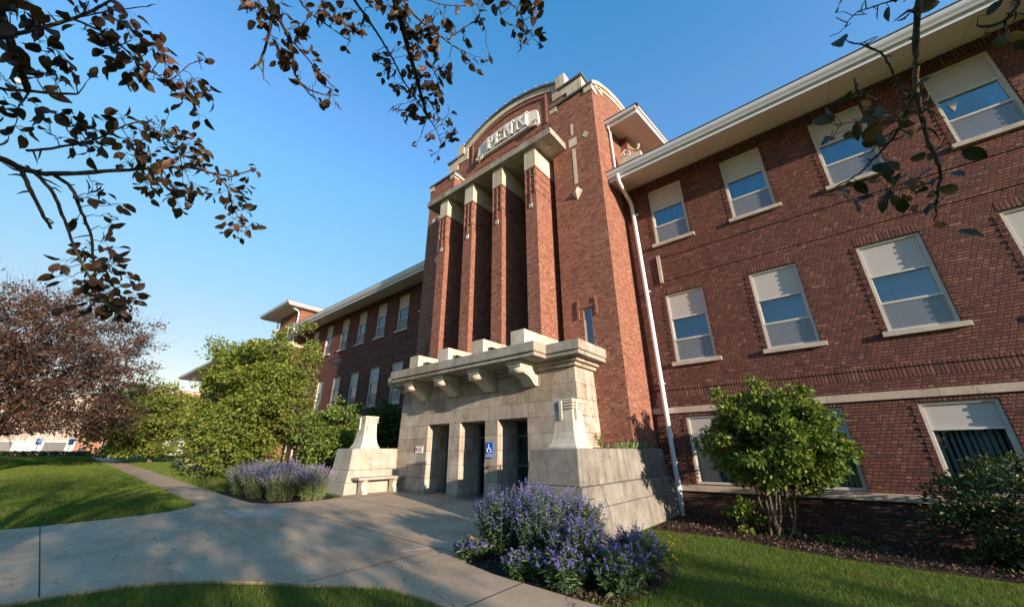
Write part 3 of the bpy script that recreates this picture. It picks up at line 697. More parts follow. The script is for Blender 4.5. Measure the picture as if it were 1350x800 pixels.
# front attic: brick field, stone arch band, ears and stepped shoulders
def arch_z(dx): return 17.27 - 0.098 * dx * dx
N_A = 24
def arch_pts(r, off): return [(CX + r * (2 * i / N_A - 1), arch_z(r * (2 * i / N_A - 1)) + off) for i in range(N_A + 1)]
mb = MB()
mb.prism([(-11.42, 14.62), (-12.62, 14.62), (-12.62, 15.62), (-11.45, 15.62), (-11.45, 16.0)] + [(x, z) for x, z in arch_pts(2.72, -.30)] + [(CX * 2 + 11.45, 16.0), (CX * 2 + 11.45, 15.62), (CX * 2 + 12.62, 15.62), (CX * 2 + 12.62, 14.62), (CX * 2 + 11.42, 14.62)], 'y', -1.05, -0.55)
mb.box(-12.60, CX * 2 + 12.60, -1.04, -.56, 14.0, 14.618)
# lower field with three shallow slots
wall_front(mb, -11.44, CX * 2 + 11.44, 12.29, 14.619, -1.056, [(CX + k * 1.572 - .55, CX + k * 1.572 + .55, 13.95, 14.50) for k in (-1, 0, 1)], 0.07)
mb.box(-11.48, -5.80, -0.985, -.6, 12.2, 14.6)
# raised rim of the sign field
for s in (-1, 1): mb.box(CX + s * 2.25 - .04, CX + s * 2.25 + .04, -1.10, -1.04, 14.66, 16.35)
arc = arch_pts(2.22, -.62)
mb.prism([(x, z) for x, z in arc] + [(x, z + .08) for x, z in reversed(arc)], 'y', -1.10, -1.04)
mb.build('attic_wall', M['tower_brick'], bld)
m = MB()
a0 = arch_pts(2.80, -.34); a1 = arch_pts(2.80, -.02)
m.prism(a0 + a1[::-1], 'y', -1.09, -0.50)
for s in (-1, 1):
    m.box(min(CX + s * 2.60, CX + s * 2.84), max(CX + s * 2.60, CX + s * 2.84), -1.088, -.5, 15.98, 16.40)
    m.box(min(CX + s * 2.845, CX + s * 3.30), max(CX + s * 2.845, CX + s * 3.30), -1.16, -.46, 16.06, 16.72, .01)
    m.box(min(CX + s * 2.6, CX + s * 4.02), max(CX + s * 2.6, CX + s * 4.02), -1.092, -.5, 15.60, 15.975)
    m.box(min(CX + s * 3.32, CX + s * 4.02), max(CX + s * 3.32, CX + s * 4.02), -1.090, -.5, 15.30, 15.60)
m.build('arch_band', M['coping_stone'], bld)
m = MB()
a0 = arch_pts(2.84, -.02); a1 = arch_pts(2.84, .09)
m.prism(a0 + a1[::-1], 'y', -1.17, -0.44)
for s in (-1, 1): m.box(min(CX + s * 3.30, CX + s * 4.10), max(CX + s * 3.30, CX + s * 4.10), -1.17, -.44, 15.98, 16.08)
m.build('lead_cap', M['lead_cap'], bld)
m = MB()
for k in range(9):
    x = CX - 2.4 + k * .6; z = arch_z(x - CX) + .08
    m.box(x - .05, x + .05, -1.20, -1.05, z, z + .035)
m.build('cap_clip', M['white_paint'], bld)

# carved name plaque
m = MB(); top = [(CX - 1.62 + 3.36 * i / 20, 16.05 - 0.11 * (-1.62 + 3.36 * i / 20) ** 2) for i in range(21)]
m.prism([(CX - 1.45, 15.0), (CX - 1.45, 15.0), (CX - 1.75, 14.84), (CX - 1.82, 14.92), (CX - 1.80, 15.3), (CX - 1.74, 15.62)] + top + [(CX + 1.82, 15.64), (CX + 1.88, 15.3), (CX + 1.9, 14.85), (CX + 1.78, 14.80), (CX + 1.45, 15.0)], 'y', -1.16, -1.04)
m.box(CX - 1.45, CX + 1.45, -1.19, -1.05, 14.96, 15.03)
pl = m.build('name_plaque', M['plaque_stone'], bld)
for s in (-1, 1):
    m = MB(); pts = []
    for i in range(30):
        t = i / 29; ang = t * 4.2 * math.pi; rr = .26 * (1 - t * .85)
        pts.append((CX + s * 1.62 + s * rr * math.cos(ang), -1.20, 14.93 + rr * .62 * math.sin(ang)))
    m.tube(pts, .032, 6)
    m.build('scroll_end', M['carved_stone'], pl)
def letters(word, x0, z0, size, y, parent, mat, name, depth, spacing=1.0, align='LEFT'):
    cu = bpy.data.curves.new('tmp', 'FONT'); cu.body = word; cu.size = size; cu.extrude = depth; cu.space_character = spacing; cu.align_x = align
    to = bpy.data.objects.new('tmp', cu); col.objects.link(to)
    dg = bpy.context.evaluated_depsgraph_get(); me = bpy.data.meshes.new_from_object(to.evaluated_get(dg))
    bpy.data.objects.remove(to)
    me.transform(Matrix.Translation((x0, y, z0)) @ Matrix.Rotation(R(90), 4, 'X'))
    me.materials.clear(); me.materials.append(mat)
    o = bpy.data.objects.new(name, me); col.objects.link(o)
    if parent: o.parent = parent; o.matrix_parent_inverse = Matrix.Identity(4); me.transform(world_mat(parent).inverted())
    return o
def stroke_letter(mb, ch, x, z, w, h, t, y0, y1):
    """roman capital from stems and serifs"""
    def stem(xa, xb, za=z, zb=z + h): mb.box(xa, xb, y0, y1, za, zb)
    def serif(xc, zc): mb.box(xc - t * .95, xc + t * .95, y0 + .003, y1, zc, zc + t * .42)
    if ch in 'PE':
        stem(x + t * .4, x + t * 1.4); serif(x + t * .9, z - .002); serif(x + t * .9, z + h - t * .42 + .002)
    if ch == 'E':
        for zz, ww in ((z, w), (z + h * .47, w * .8), (z + h - t * .6, w)): mb.box(x + t * 1.4, x + ww, y0 + .001, y1, zz, zz + t * .6)
        mb.box(x + w - t * .4, x + w, y0 - .001, y1, z, z + t * 1.2); mb.box(x + w - t * .4, x + w, y0 - .001, y1, z + h - t * 1.2, z + h)
    if ch == 'P':
        n = 12; cz = z + h * .72; ro = h * .28; ri = ro - t * .75
        pts = []
        for i in range(n + 1):
            a = math.pi / 2 - math.pi * i / n; pts.append((x + w - ro + ro * math.cos(a), cz + ro * math.sin(a)))
        ins = []
        for i in range(n + 1):
            a = -math.pi / 2 + math.pi * i / n; ins.append((x + w - ro + ri * math.cos(a) * .9, cz + ri * math.sin(a)))
        mb.prism([(x + t, cz + ro)] + pts + [(x + t, cz - ro), (x + t, cz - ri)] + ins + [(x + t, cz + ri)], 'y', y0 + .002, y1)
    if ch == 'N':
        stem(x + t * .3, x + t * .95); stem(x + w - t * .75, x + w - t * .1)
        mb.prism([(x + t * .3, z + h), (x + t * 1.5, z + h), (x + w - t * .1, z), (x + w - t * 1.2, z)], 'y', y0 - .002, y1)
        serif(x + t * .6, z - .002); serif(x + t * .5, z + h - t * .42 + .002); serif(x + w - t * .4, z + h - t * .42 + .002)
for ch, x, w in (('P', CX - 1.12, .42), ('E', CX - .62, .44), ('N', CX - .06, .56), ('N', CX + .68, .62)):
    m = MB(); dz = 0.0; stroke_letter(m, ch, x, 15.10, w, .72 + (.04 if abs(x + w / 2 - CX) < .6 else 0), .13, -1.27, -1.15)
    m.build('letter', M['plaque_stone'], pl)

# entablature slab over the piers, with joints
m = MB(); xs_ = [-12.04, -10.68, -8.64, -6.6, -5.24]
for i in range(4): m.box(xs_[i] + (.003 if i else 0), xs_[i + 1] - (.003 if i < 3 else 0), -2.71, -0.95, 12.02, 12.29, .006)
sl = m.build('entablature', M['canopy_stone'], bld)
MB().tube([(-5.62, -2.2, 12.02), (-5.62, -2.2, 11.985)], .05, 14).build('downlight', M['white_paint'], sl)
# piers
for k in range(4):
    px = CX + (k - 1.5) * 1.572; a, b = px - .239, px + .239
    m = MB(); m.box(a, b, -2.54, -0.94, 4.3, 11.14)
    # corbelled brick pattern at the pier head: vertical slots on the front, string courses round the sides
    for xx in (a + .02, px - .022, b - .065): m.box(xx, xx + .045, -2.575, -2.53, 10.0, 11.05)
    for zz in (11.05, 10.72, 10.39, 10.06): m.box(a - .018, b + .018, -2.568, -0.95, zz, zz + .055)
    m.box(px - .03, px + .03, -2.57, -2.53, 9.62, 10.0)
    p = m.build('pier', M['tower_brick'], bld)
    MB().box(a - .012, b + .012, -2.56, -0.95, 11.145, 12.018, .006).build('capital', M['coping_stone'], p)
    MB().box(px - .07, px + .07, -2.565, -2.53, 9.43, 9.60).build('stone_square', M['coping_stone'], p)
    m = MB(); m.box(a - .01, b + .01, -3.39, -2.5, 4.2, 4.80, .008)
    if k < 3: m.box(b + .01, b + .03, -3.1, -2.9, 4.2, 4.5)
    m.box(a - .05, b + .05, -2.52, -1.70, 4.2, 4.795, .008)
    m.build('pier_base', M['coping_stone'], p)
    if k < 3: MB().box(b - .01, b + .014, -3.05, -2.75, 4.30, 4.62).build('floodlight', M['dark_metal'], p)

# stone inlays on the flanks
for c, s in ((-4.93, 1), (2 * CX + 4.93, -1)):
    m = MB(); Yf = -1.680
    m.box(c - .05, c + .05, Yf, -1.66, 12.50, 13.05)
    m.box(c - .17 , c + .15, Yf, -1.66, 11.98, 12.34)
    m.box(c - .06, c + .07, Yf, -1.66, 10.28, 11.84)
    xx = c + s * .52; m.prism([(xx - .13, 12.22), (xx, 12.06), (xx + .13, 12.22), (xx, 12.38)], 'y', Yf, -1.66)
    m.build('stone_inlay', M['coping_stone'], bld)
    m = MB(); m.add([(c - .21, -1.67, 9.96), (c, -1.67, 9.60), (c + .21, -1.67, 9.90), (c + .02, -1.67, 10.16), (c, -1.775, 9.90)], [(0, 1, 4), (1, 2, 4), (2, 3, 4), (3, 0, 4)])
    m.build('stone_diamond', M['coping_stone'], bld)

# ---- small upper roof beside the tower, scroll stone, white pipe
def rake(x0, x1, ylo, yhi, z, sl, name='upper_roof'):
    def Z(y, o): return z + (y - ylo) * sl + o
    MB().add([(x0, ylo, Z(ylo, 0)), (x1, ylo, Z(ylo, 0)), (x1, yhi, Z(yhi, 0)), (x0, yhi, Z(yhi, 0)), (x0, ylo, Z(ylo, .03)), (x1, ylo, Z(ylo, .03)), (x1, yhi, Z(yhi, .03)), (x0, yhi, Z(yhi, .03))],
             [(0, 3, 2, 1), (4, 5, 6, 7), (0, 1, 5, 4), (1, 2, 6, 5), (2, 3, 7, 6), (3, 0, 4, 7)]).build('upper_soffit', M['soffit'], bld)
    m = MB(); m.box(x0, x1 + .03, ylo - .05, ylo - .001, z - .06, z + .15); 
    m.prism([(ylo, z - .07), (ylo, z + .14), (yhi, Z(yhi, .14)), (yhi, Z(yhi, -.07))], 'x', x1 + .002, x1 + .05)
    m.build('upper_fascia', M['white_paint'], bld)
    m = MB(); m.prism([(ylo - .051, z + .06), (ylo - .15, z + .08), (ylo - .17, z + .2), (ylo - .051, z + .2)], 'x', x0, x1 + .05)
    m.prism([(ylo, z + .142), (ylo, z + .23), (yhi, Z(yhi, .23)), (yhi, Z(yhi, .142))], 'x', x1 + .002, x1 + .12)
    m.build('upper_gutter', M['gutter_metal'], bld)
    m = MB(); m.prism([(ylo - .19, z + .205), (ylo - .19, z + .225), (yhi, Z(yhi, .30)), (yhi, Z(yhi, .24))], 'x', x0, x1 + .13)
    m.build(name, M['shingle'], bld)
rake(-3.97, -2.82, -0.7, 3.2, 12.98, .33)
MB().box(-3.97, -3.70, 0.55, 4.6, 10.6, 13.35).build('upper_wall', M['tower_brick'], bld)
m = MB(); m.box(-3.75, -3.0, -0.32, -0.02, 10.6, 11.62, .01); up = m.build('scroll_block', M['carved_stone'], bld)
m = MB(); pts = []
for i in range(26):
    t = i / 25; an = t * 3.6 * math.pi + math.pi / 2; rr = .20 * (1 - t * .8); pts.append((-3.55 + rr * math.cos(an), -0.2, 11.84 + rr * math.sin(an)))
m.tube(pts, .04, 6); m.tube([(-3.55, -.2, 12.04), (-3.38, -.2, 11.98), (-3.2, -.2, 11.80), (-3.08, -.2, 11.86), (-3.05, -.2, 11.98), (-3.14, -.2, 12.0)], .04, 6)
m.build('scroll', M['carved_stone'], up)
downpipe([(-3.90, -.80, 12.95), (-3.90, -.62, 12.85), (-3.90, -.60, 12.6), (-3.90, -.58, 10.5)], .045)

# ---- limestone porch
OPN = [(CX + k * 1.598 - .549, CX + k * 1.598 + .549) for k in (-1, 0, 1)]
gz = 0.0
m = MB(); wall_front(m, CX - 3.72, CX + 3.72, gz, 3.90, -2.72, [(a, b, gz, 2.49) for a, b in OPN], 0.95)
# battered ends
m.add([(CX + 3.72, -2.72, 3.90), (CX + 3.72, -1.6, 3.90), (CX + 3.86, -1.6, gz), (CX + 3.86, -2.72, gz), (CX + 3.72, -2.72, gz)], [(0, 3, 2, 1), (0, 4, 3)])
m.add([(CX - 3.72, -2.72, 3.90), (CX - 3.72, -1.6, 3.90), (CX - 3.86, -1.6, gz), (CX - 3.86, -2.72, gz), (CX - 3.72, -2.72, gz)], [(0, 1, 2, 3), (0, 3, 4)])
# stones between the doors, behind the front skin
for x0, x1 in ((CX - 3.7, OPN[0][0] - .002), (OPN[0][1] + .002, OPN[1][0] - .002), (OPN[1][1] + .002, OPN[2][0] - .002), (OPN[2][1] + .002, CX + 3.7)):
    m.box(x0, x1, -1.775, -1.60, gz, 3.0)
m.box(CX - 3.7, CX + 3.7, -1.76, -1.60, 2.492, 3.89)
m.build('porch_wall', M['limestone'], bld)
MB().box(CX - 2.3, CX + 2.3, -1.5, -1.4, 0, 2.6).build('inner_wall', M['interior'], bld)
# voussoir-like splayed head stones carved over the openings (thin raised faces)
for (a, b) in OPN:
    m = MB(); g0 = G((a + b) / 2) + .03
    frame_ring(m, a + .003, b - .003, g0, 2.487, -1.86, -1.79, .07, .06, .10)
    m.box(a + .07, b - .07, -1.855, -1.795, 2.02, 2.08)
    m.box((a + b) / 2 - .03, (a + b) / 2 + .03, -1.853, -1.797, g0 + .10, 2.02)
    m.box(a + .07, b - .07, -1.850, -1.80, 1.20, 1.25)
    d = m.build('door', M['door_frame'], bld)
    MB().box(a + .07, b - .07, -1.83, -1.822, g0 + .1, 2.43).build('door_glass', M['dark_glass'], d)
    MB().tube([((a + b) / 2 + .07, -1.86, 1.0), ((a + b) / 2 + .07, -1.91, 1.02), ((a + b) / 2 + .07, -1.91, 1.38), ((a + b) / 2 + .07, -1.86, 1.4)], .012, 8).build('door_handle', M['gutter_metal'], d)
tag(MB().box(CX - 2.2, CX + 2.2, -2.7, -1.8, .18, .30).build('threshold', M['planter_stone'], bld))
# canopy
m = MB(); xs_ = [-11.82, -10.2, -8.64, -7.08, -5.46]
for i in range(4): m.box(xs_[i] + (.003 if i else 0), xs_[i + 1] - (.003 if i < 3 else 0), -3.75, -1.7, 4.01, 4.27, .008)
m.box(-11.78, -5.50, -3.70, -1.7, 3.90, 4.005, .006)
m.box(-5.457, -4.47, -3.20, -1.2, 4.01, 4.268, .008); m.box(-12.81, -11.823, -3.20, -1.2, 4.01, 4.268, .008)
m.box(-5.50, -4.51, -3.16, -1.2, 3.90, 4.004, .006); m.box(-12.77, -11.78, -3.16, -1.2, 3.90, 4.004, .006)
cn = m.build('canopy', M['canopy_stone'], bld)
m = MB(); m.box(CX - 3.92, CX + 3.92, -2.90, -1.5, 3.80, 3.899, .01); m.box(CX - 3.82, CX + 3.82, -2.82, -1.5, 3.70, 3.80, .01)
m.build('cornice', M['limestone'], cn)
for k in range(4):
    px = CX + (k - 1.5) * 1.572
    m = MB(); pr = [(-2.71, 3.80)]
    cur = [(-3.52, 3.72), (-3.50, 3.66), (-3.40, 3.60), (-3.28, 3.56), (-3.15, 3.52), (-3.02, 3.44), (-2.92, 3.34), (-2.84, 3.30), (-2.71, 3.30)]
    m.prism([(-2.71, 3.80), (-3.52, 3.80)] + cur, 'x', px - .19, px + .19)
    m.box(px - .25, px + .25, -3.58, -2.71, 3.802, 3.897, .008)
    m.box(px - .22, px + .22, -3.55, -2.71, 3.74, 3.80, .006)
    m.tube([(px - .215, -3.44, 3.66), (px + .215, -3.44, 3.66)], .085, 14)
    for s in (-1, 1): m.prism([(-3.40, 3.66), (-3.2, 3.60), (-3.05, 3.54), (-2.9, 3.42), (-2.8, 3.38), (-2.8, 3.44), (-2.9, 3.50), (-3.05, 3.62), (-3.2, 3.68)], 'x', px + s * .205 - .015, px + s * .205 + .015)
    m.build('bracket', M['carved_stone'], cn)

# ---- far pavilion at the end of the left wing
m = MB()
m.box(-34.8, -30.0, -1.0, 8, -0.5, 9.0); m.box(-34.2, -30.4, -0.6, 8, 9.0, 12.5)
m.build('pavilion_wall', M['tower_brick'], bld)
MB().box(-35.1, -29.75, -1.35, 0.5, 9.0, 9.22, .01).box(-30.5, -29.8, -1.45, -.6, 8.75, 9.35, .01).build('pavilion_cornice', M['coping_stone'], bld)
MB().box(-33.6, -31.0, -1.05, -0.95, 7.4, 8.75, .01).build('pavilion_panel', M['band_stone'], bld)
m = MB(); frame_ring(m, -32.1, -31.1, 9.9, 11.2, -0.66, -.58, .07); w = m.build('window', M['window_frame'], bld)
MB().box(-32.03, -31.17, -.63, -.62, 9.97, 11.13).build('pane', M['glass'], w)
def flat_eaves(x0, x1, y0, y1, z):
    MB().box(x0 + .05, x1 - .05, y0 + .05, y1, z - .03, z).build('soffit', M['soffit'], bld)
    MB().box(x0, x1, y0, y1, z + .002, z + .22).build('fascia', M['white_paint'], bld)
    MB().box(x0 - .12, x1 + .12, y0 - .12, y1, z + .08, z + .20).build('gutter', M['gutter_metal'], bld)
    mm = MB(); mm.frustum((x0 - .15, x1 + .15, y0 - .15, y1, z + .222), (x0 + 2, x1 - 2, y0 + 1.5, y1, z + .8)); mm.build('roof', M['shingle'], bld)
flat_eaves(-35.6, -29.9, -1.7, 9, 12.25)
m = MB(); m.box(-60, -34.8, 0.5, 9, -0.5, 10.1); m.build('wing_wall', M['wing_brick'], bld)
flat_eaves(-60.5, -35.3, -1.9, 9, 10.1)
downpipe([(-30.4, -1.75, 12.5), (-30.4, -1.6, 12.35), (-30.4, -.75, 12.0), (-30.4, -.68, 11.8), (-30.4, -.68, 9.4)])
downpipe([(-35.0, -1.75, 12.5), (-35.0, -1.6, 12.35), (-34.6, -.75, 12.0), (-34.5, -.68, 11.8), (-34.5, -.68, 9.4)])
# ================================================================== things
# ---- stone planters (cheek walls) beside the porch
def planter(name, inner, outer, y0, ztop, yback, mat, label, flip=1):
    """flip=+1: the face towards +x carries the ledges (right one); profile is stepped and battered"""
    g = G((inner + outer) / 2)
    root = empty(name, ((inner + outer) / 2, (y0 + yback) / 2, g), label, 'planter')
    x0, x1 = min(inner, outer), max(inner, outer)
    m = MB()
    m.frustum((x0 - .06, x1 + .035, y0 - .05, yback, ztop - .66), (x0, x1, y0, yback - .12, ztop), .018)
    m.build('upper_course', mat, root)
    m = MB(); m.frustum((x0 - .05, x1 + .15, y0 - .17, yback + .02, ztop - 1.02), (x0 - .03, x1 + .11, y0 - .11, yback - .0, ztop - .662), .012); m.build('middle_course', mat, root)
    m = MB(); m.frustum((x0 - .07, x1 + .27, y0 - .27, yback + .06, g - .3), (x0 - .05, x1 + .18, y0 - .20, yback + .02, ztop - 1.022), .012); m.build('lower_course', mat, root)
    return root
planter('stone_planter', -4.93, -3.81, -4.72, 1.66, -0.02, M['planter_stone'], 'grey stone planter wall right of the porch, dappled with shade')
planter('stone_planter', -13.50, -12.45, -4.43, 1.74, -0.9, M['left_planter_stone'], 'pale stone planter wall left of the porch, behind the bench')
tag(MB().box(-4.85, -3.99, -2.68, -1.7, 1.4, 1.685).build('planter_soil', M['mulch']), kind='structure')

def lantern(name, cx, cy, z0, h, label, w=.225):
    root = empty(name, (cx, cy, z0), label, 'stone post')
    prof_ = [(0.0, 1.42), (.04, 1.42), (.09, 1.28), (.19, 1.12), (.34, 1.01), (.48, .96), (.62, .92), (.80, .90)]
    m = MB(); H_ = h
    for (a, wa), (b, wb) in zip(prof_[:-1], prof_[1:]):
        m.frustum((cx - w * wa, cx + w * wa, cy - w * wa, cy + w * wa, z0 + a * H_), (cx - w * wb, cx + w * wb, cy - w * wb, cy + w * wb, z0 + b * H_ - .0005))
    for k in (0.82, 0.885, 0.95):
        m.box(cx - w * 1.02, cx + w * 1.02, cy - w * 1.02, cy + w * 1.02, z0 + (k - .008) * H_, z0 + (k + .03) * H_)
    m.box(cx - w * .8, cx + w * .8, cy - w * .8, cy + w * .8, z0 + .80 * H_, z0 + .99 * H_)
    m.build('shaft', M['carved_stone'], root)
    m = MB()
    m.box(cx - w * 1.06, cx + w * 1.06, cy - w * 1.06, cy + w * 1.06, z0 + .985 * H_, z0 + 1.02 * H_, .008); m.build('cap', M['carved_stone'], root)
    for s, (dx, dy) in enumerate(((0, -1), (1, 0), (0, 1), (-1, 0))):
        m = MB()
        for o in (-.45,) if s % 2 else (-.2,):
            ox = o * w
            if dy: m.box(cx + ox - .03, cx + ox + .03, cy + dy * w * 1.08 - .02, cy + dy * w * 1.08 + .02, z0 + .58 * H_, z0 + .98 * H_)
            else: m.box(cx + dx * w * 1.08 - .02, cx + dx * w * 1.08 + .02, cy + ox - .03, cy + ox + .03, z0 + .58 * H_, z0 + .98 * H_)
        m.build('carved_rod', M['carved_stone'], root)
    return root
lantern('stone_post', -4.22, -4.28, 1.662, .93, 'carved stone post with flared foot standing on the grey planter right of the doors')
lantern('stone_post', -12.90, -3.75, 1.742, 1.05, 'carved stone post with flared foot standing on the pale planter behind the bench', .25)

# ---- bench
bx, by = -12.0, -3.6; g = G(-12) + .03
bench = empty('stone_bench', (bx, by, g), 'pale stone bench against the left planter wall', 'bench')
m = MB(); m.box(bx - .22, bx + .22, by - .85, by + .85, g + .40, g + .48, .02); m.build('seat', M['left_planter_stone'], bench)
for s in (-.58, .55):
    m = MB(); m.prism([(bx - .15, g), (bx + .19, g), (bx + .19, g + .05), (bx + .12, g + .12), (bx + .07, g + .22), (bx + .10, g + .32), (bx + .19, g + .40), (bx - .19, g + .40), (bx - .13, g + .3), (bx - .13, g + .1)], 'y', by + s - .08, by + s + .08)
    m.build('leg', M['carved_stone'], bench)

# ---- signs by the doors
M['sign_blue'] = plain('sign_blue', (0.0, 0.13, 0.60), 0.4, 0.4, 0.02); M['sign_white'] = plain('sign_white', (0.75, 0.77, 0.80), 0.5, 0.3, 0.02); M['sign_red'] = plain('sign_red', (0.55, 0.03, 0.03), 0.5, 0.3, 0.02)
sg = empty('accessible_sign', (-7.89, -2.73, 1.44), 'blue accessible entrance sign with white wheelchair symbol on the pillar left of the right-hand door', 'sign')
MB().box(-8.025, -7.755, -2.745, -2.722, 1.44, 1.86, .004).build('sign_plate', M['sign_blue'], sg)
m = MB(); Y0 = -2.752
cxs, czs = -7.895, 1.66
pts = [(cxs + .075 * math.cos(a), Y0, czs + .075 * math.sin(a)) for a in [R(140 + k * 12) for k in range(19)]]
m.tube(pts, .010, 6)
m.tube([(cxs - .02, Y0, czs + .10), (cxs - .01, Y0, czs + .02), (cxs + .05, Y0, czs + .02), (cxs + .075, Y0, czs - .06), (cxs + .10, Y0, czs - .055)], .011, 6)
m.tube([(cxs - .015, Y0, czs + .055), (cxs + .045, Y0, czs + .055)], .009, 6)
m.tube([(cxs - .025, Y0 - .004, czs + .135), (cxs - .025, Y0 + .01, czs + .135)], .02, 12)
m.build('wheelchair_symbol', M['sign_white'], sg)
letters('ACCESSIBLE', -7.89, 1.515, .048, Y0, sg, M['sign_white'], 'lettering', .002, 1.0, 'CENTER')
letters('ENTRANCE', -7.89, 1.465, .048, Y0, sg, M['sign_white'], 'lettering', .002, 1.0, 'CENTER')
MB().tube([(-7.93, -2.722, 1.19), (-7.93, -2.75, 1.19)], .035, 14).build('door_button', M['dark_metal'], sg)['label'] = 'round dark door button below the sign'
ws = empty('notice_sign', (-11.15, -2.73, 1.56), 'small white notice sign on the porch wall left of the doors', 'sign')
MB().box(-11.36, -10.96, -2.74, -2.722, 1.58, 1.80, .004).build('sign_plate', M['sign_white'], ws)
m = MB(); m.tube([(-11.28 + .045 * math.cos(a), -2.743, 1.70 + .045 * math.sin(a)) for a in [R(k * 20) for k in range(19)]], .009, 5, False); m.tube([(-11.31, -2.743, 1.73), (-11.25, -2.743, 1.67)], .007, 5); m.build('red_ring', M['sign_red'], ws)
m = MB()
for k in range(4): m.box(-11.20, -10.99 - .03 * (k % 2), -2.744, -2.739, 1.74 - k * .035, 1.752 - k * .035)
m.build('small_print', M['lead_cap'], ws)

# ================================================================== plants
def rot_basis(rg, n, dirs=None, spread=1.0):
    """per-leaf axes: Y along the leaf, Z its normal, X across"""
    a = rg.normal(size=(n, 3))
    Y = a if dirs is None else dirs + spread * a
    Y /= np.linalg.norm(Y, axis=1)[:, None] + 1e-9
    b = rg.normal(size=(n, 3)); Z = b - (b * Y).sum(1)[:, None] * Y; Z /= np.linalg.norm(Z, axis=1)[:, None] + 1e-9
    X = np.cross(Y, Z); return X, Y, Z
def T_leaf(kind):
    if kind == 'quad':
        return np.array([(0, 0, 0), (-.30, .5, .06), (0, 1, -.08), (.30, .5, .06)]), np.array([(0, 1, 2), (0, 2, 3)]), 3
    if kind == 'narrow':
        return np.array([(0, 0, 0), (-.11, .45, .03), (0, 1, -.12), (.11, .45, .03)]), np.array([(0, 1, 2), (0, 2, 3)]), 3
    # ovate leaf with midrib fold and curl
    rows = [(0, .03), (.07, .14), (.18, .23), (.34, .30), (.52, .315), (.70, .265), (.85, .165), (.95, .07), (1.0, .01)]
    v = []
    for t, w in rows:
        zc = -.28 * t * t
        v += [(-w, t, zc + w * .30), (0, t, zc), (w, t, zc + w * .30)]
    f = []
    for i in range(len(rows) - 1):
        for j in (0, 1): a = i * 3 + j; f.append((a, a + 1, a + 4, a + 3))
    return np.array(v), np.array(f), 4
def leaves_mesh(name, C_, size, mat, parent, rg, kind='quad', dirs=None, spread=1.0, basis=None, curlvar=False):
    C_ = np.asarray(C_, float); n = len(C_)
    X, Y, Z = basis if basis else rot_basis(rg, n, dirs, spread)
    T, F, k = T_leaf(kind); size = np.broadcast_to(np.asarray(size, float), (n,)).reshape(n, 1, 1)
    tz = np.broadcast_to(T[None, :, 2], (n, len(T))).copy()
    tx = np.broadcast_to(T[None, :, 0], (n, len(T))).copy()
    if curlvar:
        tz += T[None, :, 1] ** 2 * rg.normal(0, .15, (n, 1)) + T[None, :, 0] * rg.normal(0, .28, (n, 1)) + rg.normal(0, .02, tz.shape)
        tx *= rg.uniform(.75, 1.15, (n, 1))
    V = C_[:, None, :] + size * (tx[:, :, None] * X[:, None, :] + T[None, :, 1, None] * Y[:, None, :] + tz[:, :, None] * Z[:, None, :])
    idx = (F[None] + (np.arange(n) * len(T))[:, None, None]).reshape(-1)
    return np_mesh(name, V.reshape(-1, 3), k, idx, mat, parent, smooth=(kind == 'ovate'))

def limb_pts(a, b, rg, n=5, sag=0.08, jit=0.05):
    a = np.array(a, float); b = np.array(b, float); L = np.linalg.norm(b - a); pts = []
    side = rg.normal(size=3) * jit * L
    for i in range(n + 1):
        t = i / n; p = a + (b - a) * t + side * math.sin(math.pi * t); p[2] += sag * L * math.sin(math.pi * t); p += rg.normal(size=3) * jit * .15 * L * (0 < t < 1)
        pts.append(p)
    return pts
def sample_crown(rg, n, c, r, power=0.45, lump=0.22, zmin=None):
    d = rg.normal(size=(n, 3)); d /= np.linalg.norm(d, axis=1)[:, None]
    L = rg.normal(size=(7, 3)); L /= np.linalg.norm(L, axis=1)[:, None]
    f = 1 + lump * (np.sin(3.1 * d @ L[0] * 2 + 1) + np.sin(4.3 * d @ L[1] * 2 + 2) + .6 * np.sin(9 * d @ L[2] + .3) + .5 * np.sin(13 * d @ L[3])) / 2
    rad = rg.random(n) ** power * f
    P = np.array(c) + d * rad[:, None] * np.array(r)
    if zmin is not None: P[:, 2] = np.maximum(P[:, 2], zmin + rg.random(n) * .3)
    return P
